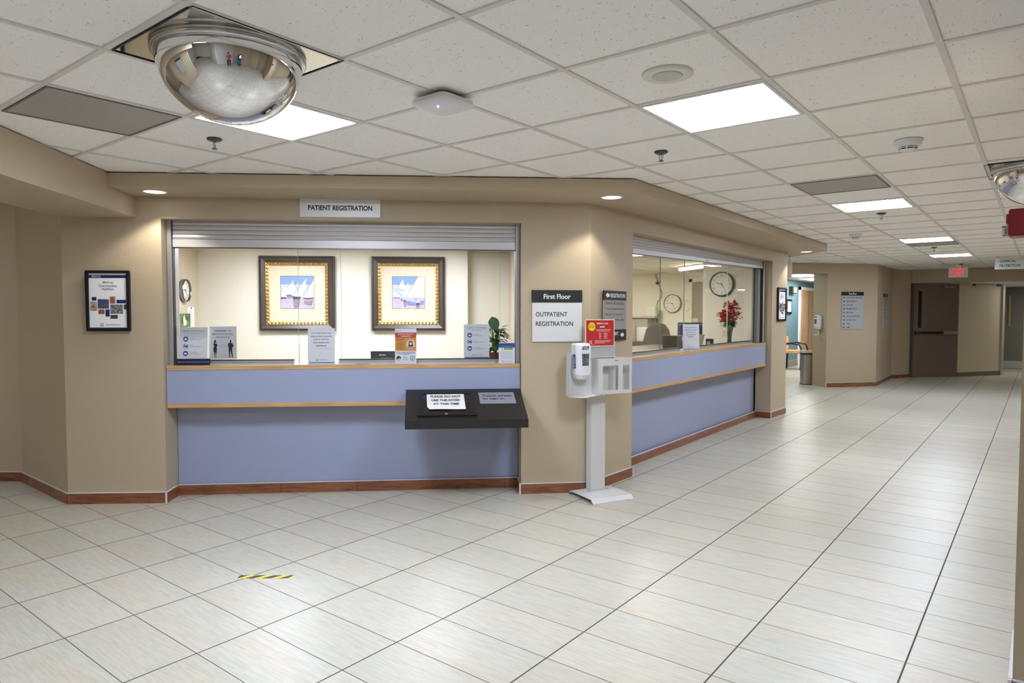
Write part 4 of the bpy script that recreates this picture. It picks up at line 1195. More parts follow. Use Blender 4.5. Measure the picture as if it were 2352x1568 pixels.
# base: raised plate with slanted front and back lips
bw = .192; prof = [(-.180, .0005), (-.150, .030), (.150, .030), (.180, .0005), (.180, .004), (.152, .034), (-.152, .034), (-.180, .004)]
q.prism(prof, -bw, bw, M_STAND, 'x')
q.build('base_plate', r)
q = MB().box(-.085, .105, .035, .140, .0345, .040, M_STAND)
for x, y in ((-.077, .045), (.097, .045), (-.077, .13), (.097, .13)): q.lathe([(.006, .040), (.004, .045), (.0001, .046)], M_STEEL, 10, c=(x, y, 0))
q.build('post_flange', r)
MB().box(-.060, .078, .050, .124, .040, 1.08, M_STAND).build('post', r, bevel=.004)
q = MB()
x0, x1, y0, y1, z0, z1 = -.060, .262, -.052, .049, .832, 1.118
q.box(x0, x1, y1 - .002, y1, z0, z1, M_STAND).box(x0, x0 + .002, y0, y1, z0, z1, M_STAND).box(x1 - .002, x1, y0, y1, z0, z1, M_STAND).box(x0, x1, y0, y1, z0, z0 + .002, M_STAND)
q.box(.100, .102, y0, y1, z0, z1 - .02, M_STAND)
# front plate with two windows
wins = [(-.022, .128, z0 + .030, z0 + .225), (.172, .236, z0 + .030, z0 + .225)]
yf0, yf1 = y0 - .002, y0
q.box(x0, x1, yf0, yf1, wins[0][3], z1, M_STAND).box(x0, x1, yf0, yf1, z0, wins[0][2], M_STAND)
q.box(x0, wins[0][0], yf0, yf1, wins[0][2], wins[0][3], M_STAND).box(wins[0][1], wins[1][0], yf0, yf1, wins[0][2], wins[0][3], M_STAND).box(wins[1][1], x1, yf0, yf1, wins[0][2], wins[0][3], M_STAND)
hb = q.build('glove_box_holder', r)
for sx_, sz_ in ((x0 + .010, z0 - .006), (x0 + .045, z0 - .006), (.09, z1 + .008)):
    MB().lathe([(.0001, yf0 - .004), (.005, yf0 - .003), (.006, yf0)], M_CHROME, 12, c=(sx_, 0, sz_), axis='y').build('screw', hb)
MB().rect(.09, .125, z1 - .022, z1 - .018, yf0, M_INK).build('slot', hb)

MB().box(-.30, -.060, .045, .049, .832, 1.16, M_STAND).box(-.30, -.296, -.01, .049, .832, 1.16, M_STAND).build('dispenser_back_plate', r)
q = MB(); q.add([(-.30, .049, .830), (-.06, .049, .830), (-.06, -.052, .826), (-.20, -.085, .815), (-.30, -.01, .820), (-.30, .049, .834), (-.06, .049, .834), (-.06, -.052, .830), (-.20, -.085, .819), (-.30, -.01, .824)],
    [(0, 1, 2, 3, 4), (5, 9, 8, 7, 6), (0, 5, 6, 1), (1, 6, 7, 2), (2, 7, 8, 3), (3, 8, 9, 4), (4, 9, 5, 0)], M_STAND); q.build('drip_tray', r)
MB().box(-.10, .168, .044, .048, 1.08, 1.245, mat('frosted_plate', (186, 186, 184), .3)).box(-.10, .168, .030, .048, 1.118, 1.122, M_STAND).build('sign_bracket', r)
def dispenser(label, loc, rz, clipz=0, sticker=True, tray=False):
    d = thing('hand_sanitiser_dispenser', label, 'dispenser', loc, rz)
    w, dp, h = .068, .105, .285
    q = MB(); lev = [(0, .55, .70), (.012, .80, .88), (.04, .97, .98), (.10, 1, 1), (.24, 1, 1), (.272, .97, .95), (h, .86, .80)]
    vs = []; n = 0
    for z, kx, ky in lev:
        pts = []
        W_ = w * kx; D_ = dp * ky
        for a, b in ((-W_, 0), (-W_, -D_ * .72)):
            pts.append((a, b))
        for i in range(9):
            t = i / 8
            a = PI - t * PI
            pts.append((W_ * math.cos(a) * .92, -D_ * .80 - D_ * .20 * math.sin(a)))
        pts += [(W_, -D_ * .72), (W_, 0)]
        n = len(pts); vs += [(x, y, z) for x, y in pts]
    fs = []
    for j in range(len(lev) - 1):
        for i in range(n):
            fs.append((j * n + i, j * n + (i + 1) % n, (j + 1) * n + (i + 1) % n, (j + 1) * n + i))
    fs += [tuple(range(n - 1, -1, -1)), tuple((len(lev) - 1) * n + i for i in range(n))]
    q.add(vs, fs, M_WHITE, False)
    q.build('body', d, bevel=.004, angle=.5)
    y = -dp * 1.003
    MB().prism([(-.026, .112), (.030, .112), (.034, .205), (-.030, .205)], y - .0022, y + .004, mat('smoked_window', (92, 92, 100), .12, var=(70, .35)), 'y').build('refill_window', d)
    q = MB()
    q.prism([(-.030, .238), (.026, .238), (.034, .262), (-.022, .262)], y - .0012, y + .004, mat('deep_blue_print', (40, 34, 140), .4), 'y')
    q.text('PURELL', .002, .250, .046, .014, y - .0013, M_WHITE, .02)
    q.build('brand_print', d)
    q = MB()
    k = MB(); k.prism([(.086, -.012), (.196, -.022), (.200, .014), (.092, .022)], -.0025, 0, MATS['deep_blue_print'], 'y'); k.text('PURELL', .143, .000, .090, .022, -.0027, M_WHITE, .02)
    # side logo: reads upwards on the left flank
    q.add([(-w - .0005 + b * .8, -.052 - c * 1, a) for a, b, c in k.v], k.f[:6], MATS['deep_blue_print'])
    q.add([(-w - .0005 + b * .9, -.052 - c * 1, a) for a, b, c in k.v], k.f[6:], M_WHITE)
    q.disc(.002, .030, .004, y + .001, M_SIGNG); q.disc(-.018, .030, .003, y + .001, M_INK)
    q.build('brand_print', d)
    if tray:
        MB().tube([(0, -.03, .0), (0, -.028, -.06), (0, -.03, -.10), (0, -.07, -.115), (0, -.11, -.112)], .012, M_WHITE, 8).box(-.03, .03, -.13, -.06, -.118, -.110, M_WHITE).build('drip_catcher', d)
    return d
ca, sa = math.cos(AZ), math.sin(AZ)
def SP(x, y, z): return (SB.x + x * ca - y * sa, SB.y + x * sa + y * ca, z)
dispenser('white hand sanitiser dispenser on the grey stand with blue brand name', SP(-.190, .044, .955), AZ)
r = thing('stop_notice', 'red and yellow STOP before-you-enter notice clipped above the sanitiser stand', 'notice', SP(.012, .040, 1.208), AZ)
q = MB().box(-.140, .140, -.003, .003, 0, .218, mat('notice_border', (232, 214, 214), .5))
y = -.0031
REDP = mat('notice_red', (186, 40, 40), .4)
q.rect(-.133, .133, .007, .211, y, REDP)
q.prism([(-.080 + .036 * math.cos(PI / 8 + i * PI / 4), .160 + .036 * math.sin(PI / 8 + i * PI / 4)) for i in range(8)], y - .0012, y - .0006, mat('notice_yellow', (226, 206, 40), .45), 'y')
q.text('STOP', -.080, .160, .052, .024, y - .0012, mat('olive_ink', (70, 70, 20), .5), .0)
q.text('Before you', .022, .184, .108, .018, y - .0006, M_WHITE, .03).text('enter', .022, .158, .052, .014, y - .0006, M_WHITE, .03)
q.rect(-.045, .105, .133, .136, y - .0006, M_WHITE); q.rect(-.030, .09, .122, .125, y - .0006, M_WHITE)
for i in range(4): q.rect(-.010, .010, .104 - .013 * i, .108 - .013 * i, y - .0006, M_WHITE); q.rect(.036, .066 + .004 * (i % 2), .104 - .013 * i, .108 - .013 * i, y - .0006, M_WHITE)
logo(q, -.090, .036, .024, y - .0006, M_WHITE); q.rect(-.118, -.062, .018, .0195, y - .0006, M_WHITE)
for i in range(3): q.rect(-.050, .105 - .03 * i * i / 2, .046 - .010 * i, .049 - .010 * i, y - .0006, M_WHITE)
q.build('printed_board', r)

# ---------------------------------------------------------------- corridor counter: notice, flowers, desk things
holder('away-from-desk notice standing on the corridor counter in front of the glass', W2, 1.655, .115, 1.058, RZ2, .216, .292, away, lean=.04, turn=-.55)
fx, fy = -3.325, 9.06
r = thing('flower_vase', 'clear glass vase of red flowers with one yellow bloom on the corridor counter', 'vase', (fx, fy, 1.0585), 0)
MB().lathe([(.0001, 0), (.026, .0), (.030, .02), (.024, .08), (.034, .16), (.050, .235), (.054, .26), (.050, .26), (.046, .235), (.030, .16), (.020, .08), (.024, .02), (.0001, .012)], glass_mat('vase_glass', (.86, .92, .90), 1), 32).build('vase', r)
ST = MB(); LF = MB(); FR = MB(); FY = MB()
M_PETR = mat('red_petal', (206, 32, 30), .6); M_PETR2 = mat('deep_red_petal', (168, 26, 40), .6); M_PETY = mat('yellow_petal', (224, 160, 40), .6)
rnd = random.Random(11)
def bloom(m, c, s, mt, n=44):
    s *= 1.22
    for k in range(n):
        a = rnd.uniform(0, 2 * PI); b = math.acos(rnd.uniform(-.6, 1))
        d = Vector((math.sin(b) * math.cos(a), math.sin(b) * math.sin(a), math.cos(b)))
        p = Vector(c) + d * s * rnd.uniform(.4, .9)
        leaf(m, p, p + d * s * .75 + Vector((rnd.uniform(-1, 1), rnd.uniform(-1, 1), rnd.uniform(-1, 1))) * s * .3, s * .34, mt if k % 3 else M_PETR2 if mt is M_PETR else mt, .1, fold=.35, n=3)
heads = [(-.10, .02, .345, .042), (-.055, -.04, .40, .045), (-.035, .03, .455, .045), (-.02, -.02, .52, .040), (.03, .0, .43, .048), (.06, .03, .50, .040), (.085, -.01, .535, .034), (.065, -.03, .375, .046), (-.01, -.05, .335, .05), (.10, .03, .37, .04), (-.12, -.02, .39, .036), (-.075, .0, .33, .045), (.03, -.045, .33, .05)]
for x, y, z, s in heads:
    # spread is set across the line of sight down the corridor
    p = (x * .96 + y * .3, x * -.25 + y, z)
    ST.tube([(rnd.uniform(-.008, .008), rnd.uniform(-.008, .008), .02), (p[0] * .3, p[1] * .3, .22), p], .0028, M_STEM, 6)
    bloom(FR, p, s, M_PETR)
p = (.135, -.035, .44)
ST.tube([(0, 0, .02), (.04, -.01, .22), p], .0028, M_STEM, 6); bloom(FY, p, .036, M_PETY, 20)
for k in range(26):
    a = 2 * PI * k / 26 + rnd.uniform(-.2, .2); r0 = .03
    b = Vector((r0 * math.cos(a), r0 * math.sin(a), rnd.uniform(.24, .30)))
    e = Vector((rnd.uniform(.10, .165) * math.cos(a), rnd.uniform(.08, .14) * math.sin(a), rnd.uniform(.22, .33)))
    leaf(LF, b, e, .030, mat('bright_leaf', (64, 120, 46), .5), rnd.uniform(0, .25))
leaf(LF, (-.05, 0, .29), (-.185, .05, .315), .020, MATS['bright_leaf'], .1)
ST.build('stems', r); LF.build('leaves', r); FR.build('red_flowers', r); FY.build('yellow_flower', r)

r = thing('wall_outlet', 'cream double outlet low on the wall left of the vase', 'outlet', (-3.572, 9.538, 1.13), 0)
MB().box(-.030, .030, -.006, -.0005, 0, .105, mat('outlet_cream', (216, 206, 180), .5)).build('cover_plate', r, bevel=.002)
q = MB()
for z in (.030, .074):
    q.rect(-.010, -.006, z - .006, z + .008, -.0061, M_INK).rect(.006, .010, z - .006, z + .008, -.0061, M_INK)
q.build('sockets', r)
# far office wall
r = thing('wall_shelf', 'grey shelf on the far office wall carrying a router', 'shelf', (-6.2, 12.198, 1.385), 0)
MB().box(-.36, .40, -.34, 0, .0, .035, mat('shelf_grey', (176, 168, 156), .5)).build('board', r, bevel=.002)
for x in (-.25, .28): MB().box(x, x + .02, -.26, 0, -.02, 0, M_BROWND).box(x, x + .02, -.03, 0, -.16, 0, M_BROWND).build('bracket', r)
r = thing('router', 'small pale router box with a pale green side on the shelf', 'router', (-5.90, 11.98, 1.421), .2)
MB().box(-.11, .05, -.06, .06, 0, .175, mat('router_white', (212, 208, 196), .45)).build('case', r, bevel=.006)
MB().box(.052, .085, -.06, .06, -.0, .17, mat('green_side', (150, 190, 130), .4)).build('side_panel', r, bevel=.004)  # plain pale green side of the case
r = thing('wall_cable', 'dark cable hanging in a wavy line from the office ceiling to the router', 'cable', (-5.95, 12.185, 0), 0)
MB().tube([(.00, 0, 2.248), (.01, 0, 2.18), (.04, 0, 2.10), (.05, 0, 2.08)], .006, M_BLACKM, 6).tube([(.05, 0, 2.04), (.10, 0, 1.98), (.14, 0, 1.86), (.12, 0, 1.76), (.04, 0, 1.70), (.05, -.02, 1.66), (.06, -.1, 1.60)], .006, M_BLACKM, 6).build('cord', r)
MB().box(.01, .075, -.02, .01, 2.035, 2.085, M_BLACKM).build('plug_block', r)
r = thing('wall_cabinet', 'grey ribbed cabinet under the office shelf', 'cabinet', (-6.25, 12.195, .98), 0)
q = MB().box(-.30, .28, -.30, 0, 0, .38, mat('cab_grey', (150, 143, 132), .55)); q.build('body', r)
q = MB()
for i in range(9): q.box(-.295 + .064 * i, -.24 + .064 * i, -.306, -.3, .01, .37, MATS['cab_grey'])
q.build('ribs', r)
r = thing('oval_wall_plate', 'narrow cream oval plate on the wall right of the silver clock', 'wall plate', (-5.30, 12.197, 1.62), 0)
MB().prism([(.045 * math.cos(2 * PI * i / 24), .10 * math.sin(2 * PI * i / 24)) for i in range(24)], -.015, -.002, M_WALL_IN, 'y').build('plate', r, bevel=.003)
q = MB(); q.tube([(.047 * math.cos(2 * PI * i / 24), -.014, .103 * math.sin(2 * PI * i / 24)) for i in range(25)], .004, M_GOLD, 6); q.build('rim', r)
dd = bpy.data.objects.new('door_4', None); COL.objects.link(dd); struct(dd); dd.location = (-4.75, 12.195, 0)
MB().box(-.44, .44, -.03, -.006, .01, 2.06, mat('grey_door', (150, 142, 126), .5)).build('leaf', dd)
MB().box(-.50, -.44, -.04, -.001, 0, 2.12, M_WALL_IN).box(.44, .50, -.04, -.001, 0, 2.12, M_WALL_IN).box(-.50, .50, -.04, -.001, 2.06, 2.12, M_WALL_IN).build('door_frame', dd)
MB().box(-.40, -.395, -.032, -.031, .2, 2.0, M_BROWND).tube([(.34, -.03, 1.0), (.34, -.09, 1.0), (.24, -.09, 1.0)], .009, M_STEEL, 8).build('door_handle', dd)
r = thing('posted_paper', 'small paper posted on the grey office door behind the monitor', 'paper', (-5.12, 12.152, 1.20), 0)
q = MB().box(-.055, .055, -.0015, 0, 0, .18, mat('old_paper', (206, 198, 176), .6)); q.rect(-.04, .04, .10, .112, -.0016, INKG); q.rect(-.04, .035, .07, .082, -.0016, INKG); q.build('sheet', r)
r = thing('tube_light', 'bright fluorescent tube light under the office ceiling', 'tube light', (0, 0, 0), 0)
A, B_ = Vector((-4.80, 10.75, 2.205)), Vector((-3.95, 10.07, 2.205))
MB().tube([A, B_], .024, M_TUBE, 14).build('tube', r)
u = (B_ - A).normalized(); n = Vector((-u.y, u.x, 0))
MB().prism([(A.x + n.x * .05, A.y + n.y * .05), (A.x - n.x * .05, A.y - n.y * .05), (B_.x - n.x * .05, B_.y - n.y * .05), (B_.x + n.x * .05, B_.y + n.y * .05)], 2.229, 2.249, M_WHITE).build('housing', r)

def office_panel(p, label, e=None, w=.6, l=.6, rz=0, z=ZOFF, m=M_PANEL_OFF):
    r = thing('office_ceiling_light', label, 'ceiling light', v3(p, z), rz)
    MB().box(-w / 2, w / 2, -l / 2, l / 2, -.012, -.004, m).build('diffuser', r)
    f = MB(); x, y = w / 2 + .012, l / 2 + .012
    f.box(-x, x, -y, -l / 2, -.014, 0, M_WHITE).box(-x, x, l / 2, y, -.014, 0, M_WHITE).box(-x, -w / 2, -l / 2, l / 2, -.014, 0, M_WHITE).box(w / 2, x, -l / 2, l / 2, -.014, 0, M_WHITE).build('frame', r)
    return r
office_panel(W1(.45, 1.75), 'ceiling light in the front office near the left picture', rz=RZ1, w=.6, l=.6)
office_panel(W1(1.9, 1.75), 'ceiling light in the front office near the right picture', rz=RZ1, w=.6, l=.6)
office_panel(Vector((-4.3, 7.9)), 'added unseen fill light over the desks of the corridor-side office', w=.6, l=.6, m=M_FILL_OFF2)  # hidden lamp added besides the tube to light this office
office_panel(Vector((-5.9, 10.2)), 'second added unseen fill light over the far chairs of the corridor-side office', w=.6, l=.6, m=M_FILL_OFF2)  # another unseen lamp, put in to brighten the same office

r = thing('office_desk', 'long dark desk behind the corridor window glass', 'desk', (0, 0, 0), 0)
MB().box(-4.55, -3.46, 6.5, 9.3, .98, 1.01, mat('desk_dark', (70, 64, 56), .5)).build('desk_top', r)
for x, y in ((-4.5, 6.55), (-3.55, 6.55), (-4.5, 9.2), (-3.55, 9.2)): MB().box(x, x + .04, y, y + .04, 0, .98, M_BROWND).build('desk_leg', r)
def chair_office(label, x, y, top, rz, w=.46):
    r = thing('office_chair', label, 'chair', (x, y, 0), rz)
    h = top - .62
    q = MB(); lev = [(0, .70), (.25, .98), (.55, 1.0), (.85, .78), (.97, .5), (1.0, .25)]
    vs = []; n = 16
    for t, k in lev:
        for i in range(n):
            a = 2 * PI * i / n
            vs.append((w / 2 * k * math.cos(a), .05 * (1 if k > .4 else .5) * math.sin(a) + .05 * math.sin(t * 3), .62 + h * t))
    fs = [(j * n + i, j * n + (i + 1) % n, (j + 1) * n + (i + 1) % n, (j + 1) * n + i) for j in range(len(lev) - 1) for i in range(n)] + [tuple(range(n - 1, -1, -1)), tuple((len(lev) - 1) * n + i for i in range(n))]
    q.add(vs, fs, M_CHARC, True); q.build('backrest', r)
    MB().prism(rrect(.25, .24, .08), .46, .54, M_CHARC).build('seat', r, bevel=.02)
    MB().tube([(0, 0, .08), (0, 0, .46)], .028, M_BLACKM, 12).tube([(0, .06, .5), (0, .1, .66)], .02, M_BLACKM, 8).build('post', r)
    q = MB()
    for i in range(5):
        a = 2 * PI * i / 5
        q.tube([(0, 0, .09), (.28 * math.cos(a), .28 * math.sin(a), .06)], [.025, .014], M_BLACKM, 8); q.lathe([(.0001, -.0), (.024, .0), (.024, .05), (.0001, .05)], M_BLACKM, 12, c=(.28 * math.cos(a), .28 * math.sin(a), .0))
    q.build('star_base', r)
    return r
chair_office('brown-grey office chair back rising behind the corridor window', -4.72, 9.75, 1.32, .5)
chair_office('darker office chair at the left edge of the corridor window', -4.95, 8.9, 1.14, -.4)
r = thing('paper_box', 'white sheets standing upright left of the chair in the corridor office', 'papers', (-5.30, 10.45, 1.0005), .3)
MB().box(-.13, .13, -.03, .03, 0, .235, M_PAPER).build('sheets', r, bevel=.002)
MB().box(-.15, -.132, -.05, .05, 0, .25, mat('cork', (150, 110, 76), .8)).build('divider', r)
r = thing('side_table', 'low dark credenza behind the chairs of the corridor office', 'cabinet', (-4.85, 10.45, 0), 0)
MB().box(-.6, .78, -.2, .33, 0, .98, mat('desk_dark', (70, 64, 56), .5)).build('body', r, bevel=.004); MB().box(-.62, .80, -.22, .35, .98, 1.0, M_BROWND).build('top', r)
r = thing('desk_screen', 'dark low desk screen behind the corridor window glass', 'desk screen', (-3.56, 7.55, 1.0105), 0)
MB().box(-.02, .215, -.012, .012, 0, .195, mat('screen_dark', (64, 58, 50), .6)).build('panel', r); MB().box(-.022, .217, -.014, .014, .195, .203, M_SILV).build('top_cap', r)
r = thing('computer_monitor', 'black computer monitor with a blue screen seen through the corridor window', 'monitor', (-4.47, 10.55, 1.0005), 0)
MB().box(-.27, .27, -.02, .02, .085, .32, M_BLACK).build('case', r, bevel=.004)
MB().box(-.255, .255, -.022, -.0205, .10, .305, M_SCREEN).box(-.25, .18, -.0235, -.022, .283, .297, M_SCREENB).build('screen', r)
MB().box(-.03, .03, 0, .03, .0, .10, M_BLACK).box(-.1, .1, -.07, .09, 0, .012, M_BLACK).build('stand', r)
r = thing('card_reader', 'grey-brown tilted desk panel beside the upright notice in the corridor window', 'desk device', (-3.555, 8.5, 1.0105), 0, )
q = MB(); q.add([(-.075, 0, 0), (.055, 0, 0), (.085, .03, .185), (-.065, .03, .195), (-.075, .03, 0), (.055, .03, 0), (.085, .055, .185), (-.065, .055, .195)], [(0, 1, 2, 3), (4, 7, 6, 5), (0, 4, 5, 1), (3, 2, 6, 7), (0, 3, 7, 4), (1, 5, 6, 2)], mat('device_taupe', (110, 104, 88), .5)); q.build('panel', r, bevel=.003)
MB().box(-.06, .06, .05, .12, 0, .04, M_BLACKM).build('foot', r)
r = thing('small_box', 'small black box right of the tilted desk panel', 'box', (-3.47, 8.72, 1.0105), 0)
MB().box(-.04, .045, -.03, .03, 0, .125, M_BLACKM).build('case', r, bevel=.002); MB().box(-.02, .02, -.032, -.0305, .05, .09, M_SIGNG).build('keypad', r)
r = thing('pen_cup', 'navy pen cup between the notice and the tilted desk panel', 'cup', (-3.62, 8.28, 1.0105), 0)
MB().lathe([(.0001, 0), (.034, 0), (.038, .12), (.034, .12), (.031, .01), (.0001, .01)], mat('navy_cup', (30, 36, 90), .4), 24).build('cup', r)
MB().tube([(.0, 0, .02), (.02, .01, .19)], .004, M_WHITE, 6).tube([(.0, 0, .02), (-.018, .0, .18)], .004, NAVY, 6).build('pens', r)

# ---------------------------------------------------------------- far corridor
def SD(A, B_):
    u = (B_ - A).normalized(); n = Vector((-u.y, u.x))
    return (lambda s, d=0: A + u * s + n * d), math.atan2(u.y, u.x)
F12, R12 = SD(D1, D2); F23, R23 = SD(D2, D3)
def directory(label, F, rz, s, z, w, h, top='First Floor', arrow_dir='r', lines=None):
    r = wsign('directory_sign', label, 'sign', F, s, z, rz)
    MB().box(-w / 2, w / 2, -.012, -.001, 0, h * .90, mat('directory_silver', (172, 174, 176), .45)).build('panel', r)
    MB().box(-w / 2, w / 2, -.014, -.001, h * .90, h, M_INK).build('header_band', r)
    q = MB().text(top, 0, h * .95, w * .36, h * .05, -.0142, M_WHITE, .02)
    for i, (t, ww) in enumerate(lines):
        zz = h * (.845 - i * .0995)
        q.text(t, -w * .27, zz, w * ww, h * .034, -.0122, M_INK, .012, 'l')
        arrow(q, -w * .385, zz, w * .11, h * .032, arrow_dir, -.0122, M_INK)
    q.build('lettering', r)
    return r
LINES = [('DIAGNOSTIC IMAGING', .70), ('BONE DENSITY', .46), ('CT SCAN', .28), ('MAMMOGRAPHY', .50), ('MRI SCAN', .30), ('NUCLEAR MEDICINE', .60), ('ULTRASOUND', .42), ('X-RAY', .18), ('HIM', .15)]
directory('silver First Floor directory with nine arrow lines on the far angled wall', F12, R12, .572, 1.155, .50, .745, lines=LINES)
directory('second directory sign seen nearly edge-on beside the dark door passage', F23, R23, .95, 1.145, .50, .74, lines=LINES[:6])

def hang_sign(name, label, x, y, z0, w, h, rz, lines, m, two=True):
    r = thing(name, label, 'sign', (x, y, z0), rz)
    MB().box(-w / 2, w / 2, -.008, .008, 0, h, m).build('plate', r, bevel=.002)
    q = MB()
    for t, xx, zz, ww, hh in lines:
        q.text(t, xx, zz, ww, hh, -.0082, M_INK, .016)
    if lines: q.build('lettering', r)
    if ZC - z0 - h > .003:
        q = MB()
        for xx in (-w * .4, w * .4): q.box(xx - .003, xx + .003, -.003, .003, h, ZC - z0 + .002, M_STEEL)
        q.build('hanger', r)
    return r
hang_sign('hanging_sign', 'silver CLINICAL NUTRITION sign hanging from the corridor ceiling', -.44, 14.6, 2.235, .47, .20, .30,
          [('CLINICAL', -.045, .142, .235, .045), ('NUTRITION', -.015, .062, .300, .045)], mat('hanging_silver', (196, 204, 200), .35, .2))
hang_sign('hanging_sign', 'white hanging sign whose edge peeks out past the corridor pier', -3.215, 10.85, 2.0, .37, .28, .05, [], M_WHITE)
r = thing('exit_sign', 'red-lettered EXIT sign hanging at the far end of the corridor', 'exit sign', (-1.335, 16.15, 2.185), .45)
MB().box(-.172, .172, -.025, .025, 0, .205, mat('exit_white', (206, 204, 200), .5)).build('housing', r, bevel=.004)
MB().text('EXIT', 0, .103, .225, .150, -.0252, M_EXITR, 0).build('lettering', r)
MB().box(-.05, .05, -.02, .02, .205, .235, M_WHITE).box(-.006, .006, -.006, .006, .235, ZC - 2.185 + .002, M_WHITE).build('mount', r)

def door(name, A, B_, z1, m, build=None, th=.045):
    u = (B_ - A).normalized(); ln = (B_ - A).length
    o = bpy.data.objects.new(name, None); COL.objects.link(o); struct(o)
    o.location = v3(A, 0); o.rotation_euler = (0, 0, math.atan2(u.y, u.x))
    return o, ln
o, ln = door('door_1', D4 + Vector((.0, .0)), D5, 2.14, M_DOORD)
fr = mat('dark_frame', (84, 72, 62), .5)
MB().box(.03, ln - .01, 0, .045, .006, 2.14, M_DOORD).build('leaf', o, bevel=.002)
MB().box(-.03, .028, -.04, .08, 0, 2.158, fr).build('door_frame', o)
MB().box(.165, .245, -.004, -.0005, 1.14, 1.98, mat('dark_pane', (36, 32, 28), .2)).build('vision_panel', o)
MB().box(.08, .20, -.06, -.001, .985, 1.06, fr).box(.20, .76, -.05, -.001, 1.0, 1.05, M_BLACKM).box(.76, 1.10, -.05, -.001, .985, 1.06, mat('bar_grey', (150, 146, 138), .4)).build('panic_bar', o)
MB().box(.76, 1.0, -.06, -.001, 2.05, 2.11, mat('bar_grey', (150, 146, 138), .4)).box(.85, .87, -.10, -.06, 2.08, 2.10, M_DARKSTEEL).build('door_closer', o)
for z in (.25, 1.1, 1.95): MB().tube([(.03, -.006, z - .05), (.03, -.006, z + .05)], .008, M_STEEL, 8).build('hinge', o)
o, ln = door('door_2', D5, D6, 2.15, M_DOORC)
MB().box(.01, ln, 0, .045, .10, 2.158, M_DOORC).build('leaf', o, bevel=.002)
MB().box(.01, ln, -.006, .045, .006, .10, mat('kick_grey', (120, 112, 92), .5)).build('kick_plate', o)
MB().box(ln, ln + .07, -.03, .08, 0, 2.158, mat('pale_jamb', (196, 188, 166), .5)).build('door_frame', o)
MB().box(.42, .48, -.03, -.001, 2.11, 2.15, M_BLACKM).box(1.2, 1.3, -.03, -.001, 2.11, 2.15, M_BLACKM).build('top_bracket', o)
o, ln = door('door_3', Vector((-.86, 22.5)), Vector((.5, 22.5)), 2.15, M_DOORC)
rr = thing('passage_light', 'ceiling light in the far passage beyond the header', 'ceiling light', (.1, 20.4, 2.17), 0)
MB().box(-.3, .3, -.3, .3, -.010, -.004, M_PANEL_LOB).build('diffuser', rr); MB().box(-.32, .32, -.32, .32, -.0035, 0, M_WHITE).build('frame', rr)
GD = mat('grey_far_door', (118, 116, 108), .5)
MB().box(0, ln, 0, .045, .20, 2.16, GD).build('leaf', o)
MB().box(0, ln, -.006, .045, .006, .20, mat('pale_kick', (176, 184, 180), .3)).build('kick_plate', o)
MB().box(.165, .215, -.05, -.03, 1.12, 1.95, mat('pull_wood', (176, 150, 116), .4)).box(.175, .205, -.03, -.001, 1.15, 1.2, M_STEEL).box(.175, .205, -.03, -.001, 1.87, 1.92, M_STEEL).build('pull_handle', o)

# trash can and wall dispenser by the lobby opening
r = thing('trash_can', 'stainless steel step trash can with white lid by the lobby opening', 'trash can', (-3.80, 14.86, 0), math.radians(38))
MB().prism(rrect(.128, .10, .035), .012, .62, mat('brushed_steel', (196, 184, 178), .28, .85)).build('body', r)
MB().box(.06, .142, -.09, .108, 0, .655, M_BLACK).build('side_frame', r, bevel=.01)
MB().prism(rrect(.134, .106, .035), 0, .014, M_BLACK).prism(rrect(.134, .106, .035), .62, .65, M_BLACK).build('bands', r)
q = MB(); P4 = rrect(.138, .110, .03)
vs = [(x, y, .652 + .03 * (x * -.3 + .1) ) for x, y in P4] + [(x, y, .69 + .15 * (.138 - x) * .6) for x, y in P4]
n = len(P4); q.add(vs, [tuple(range(n - 1, -1, -1)), tuple(range(n, 2 * n))] + [(i, (i + 1) % n, n + (i + 1) % n, n + i) for i in range(n)], mat('lid_white', (222, 220, 214), .3)); q.build('lid', r)
J = D1 + ID * .20 - UD * .002
dispenser('white soap dispenser with drip catcher on the jamb of the lobby opening', v3(J, 1.150), math.atan2(ID.y, ID.x) + PI, tray=True)

# lobby contents
dl = bpy.data.objects.new('door_5', None); COL.objects.link(dl); struct(dl); dl.location = (-5.42, 20.1, 0); dl.rotation_euler = (0, 0, PI / 2)
MB().box(.10, 1.85, -.03, -.002, .01, 2.13, M_DOORW).build('leaf', dl)
MB().box(0, .10, -.045, -.001, 0, 2.22, M_PAPER).box(1.85, 1.95, -.045, -.001, 0, 2.22, M_PAPER).box(0, 1.95, -.045, -.001, 2.13, 2.22, M_PAPER).build('door_frame', dl)
MB().box(.96, .985, -.032, -.03, .01, 2.13, M_BROWND).build('meeting_stile', dl)
r = thing('framed_picture', 'black-framed picture on the blue lobby wall above the chair', 'picture', (-5.418, 19.13, 1.45), PI / 2)
MB().box(-.24, .24, -.03, -.001, 0, .40, M_BLACK).build('frame', r, bevel=.003); MB().box(-.17, .17, -.032, -.03, .06, .34, M_PAPER).build('print', r)
r = thing('wall_speaker', 'small brown box speaker high on the blue lobby wall', 'speaker', (-5.418, 19.37, 2.01), PI / 2)
MB().box(-.20, .20, -.10, -.001, 0, .19, M_BROWND).build('case', r, bevel=.004); MB().box(-.10, .16, -.103, -.10, .02, .17, mat('speaker_cloth', (150, 140, 128), .8)).build('grille', r)
r = thing('lobby_chair', 'lobby armchair with black frame and tan cushion against the blue wall', 'chair', (-5.12, 18.68, 0), PI / 2)
MB().prism(rrect(.27, .25, .06), .42, .50, mat('tan_cushion', (224, 176, 122), .6)).build('seat', r, bevel=.015)
MB().box(-.27, .27, .22, .29, .50, .86, MATS['tan_cushion']).build('backrest', r, bevel=.02)
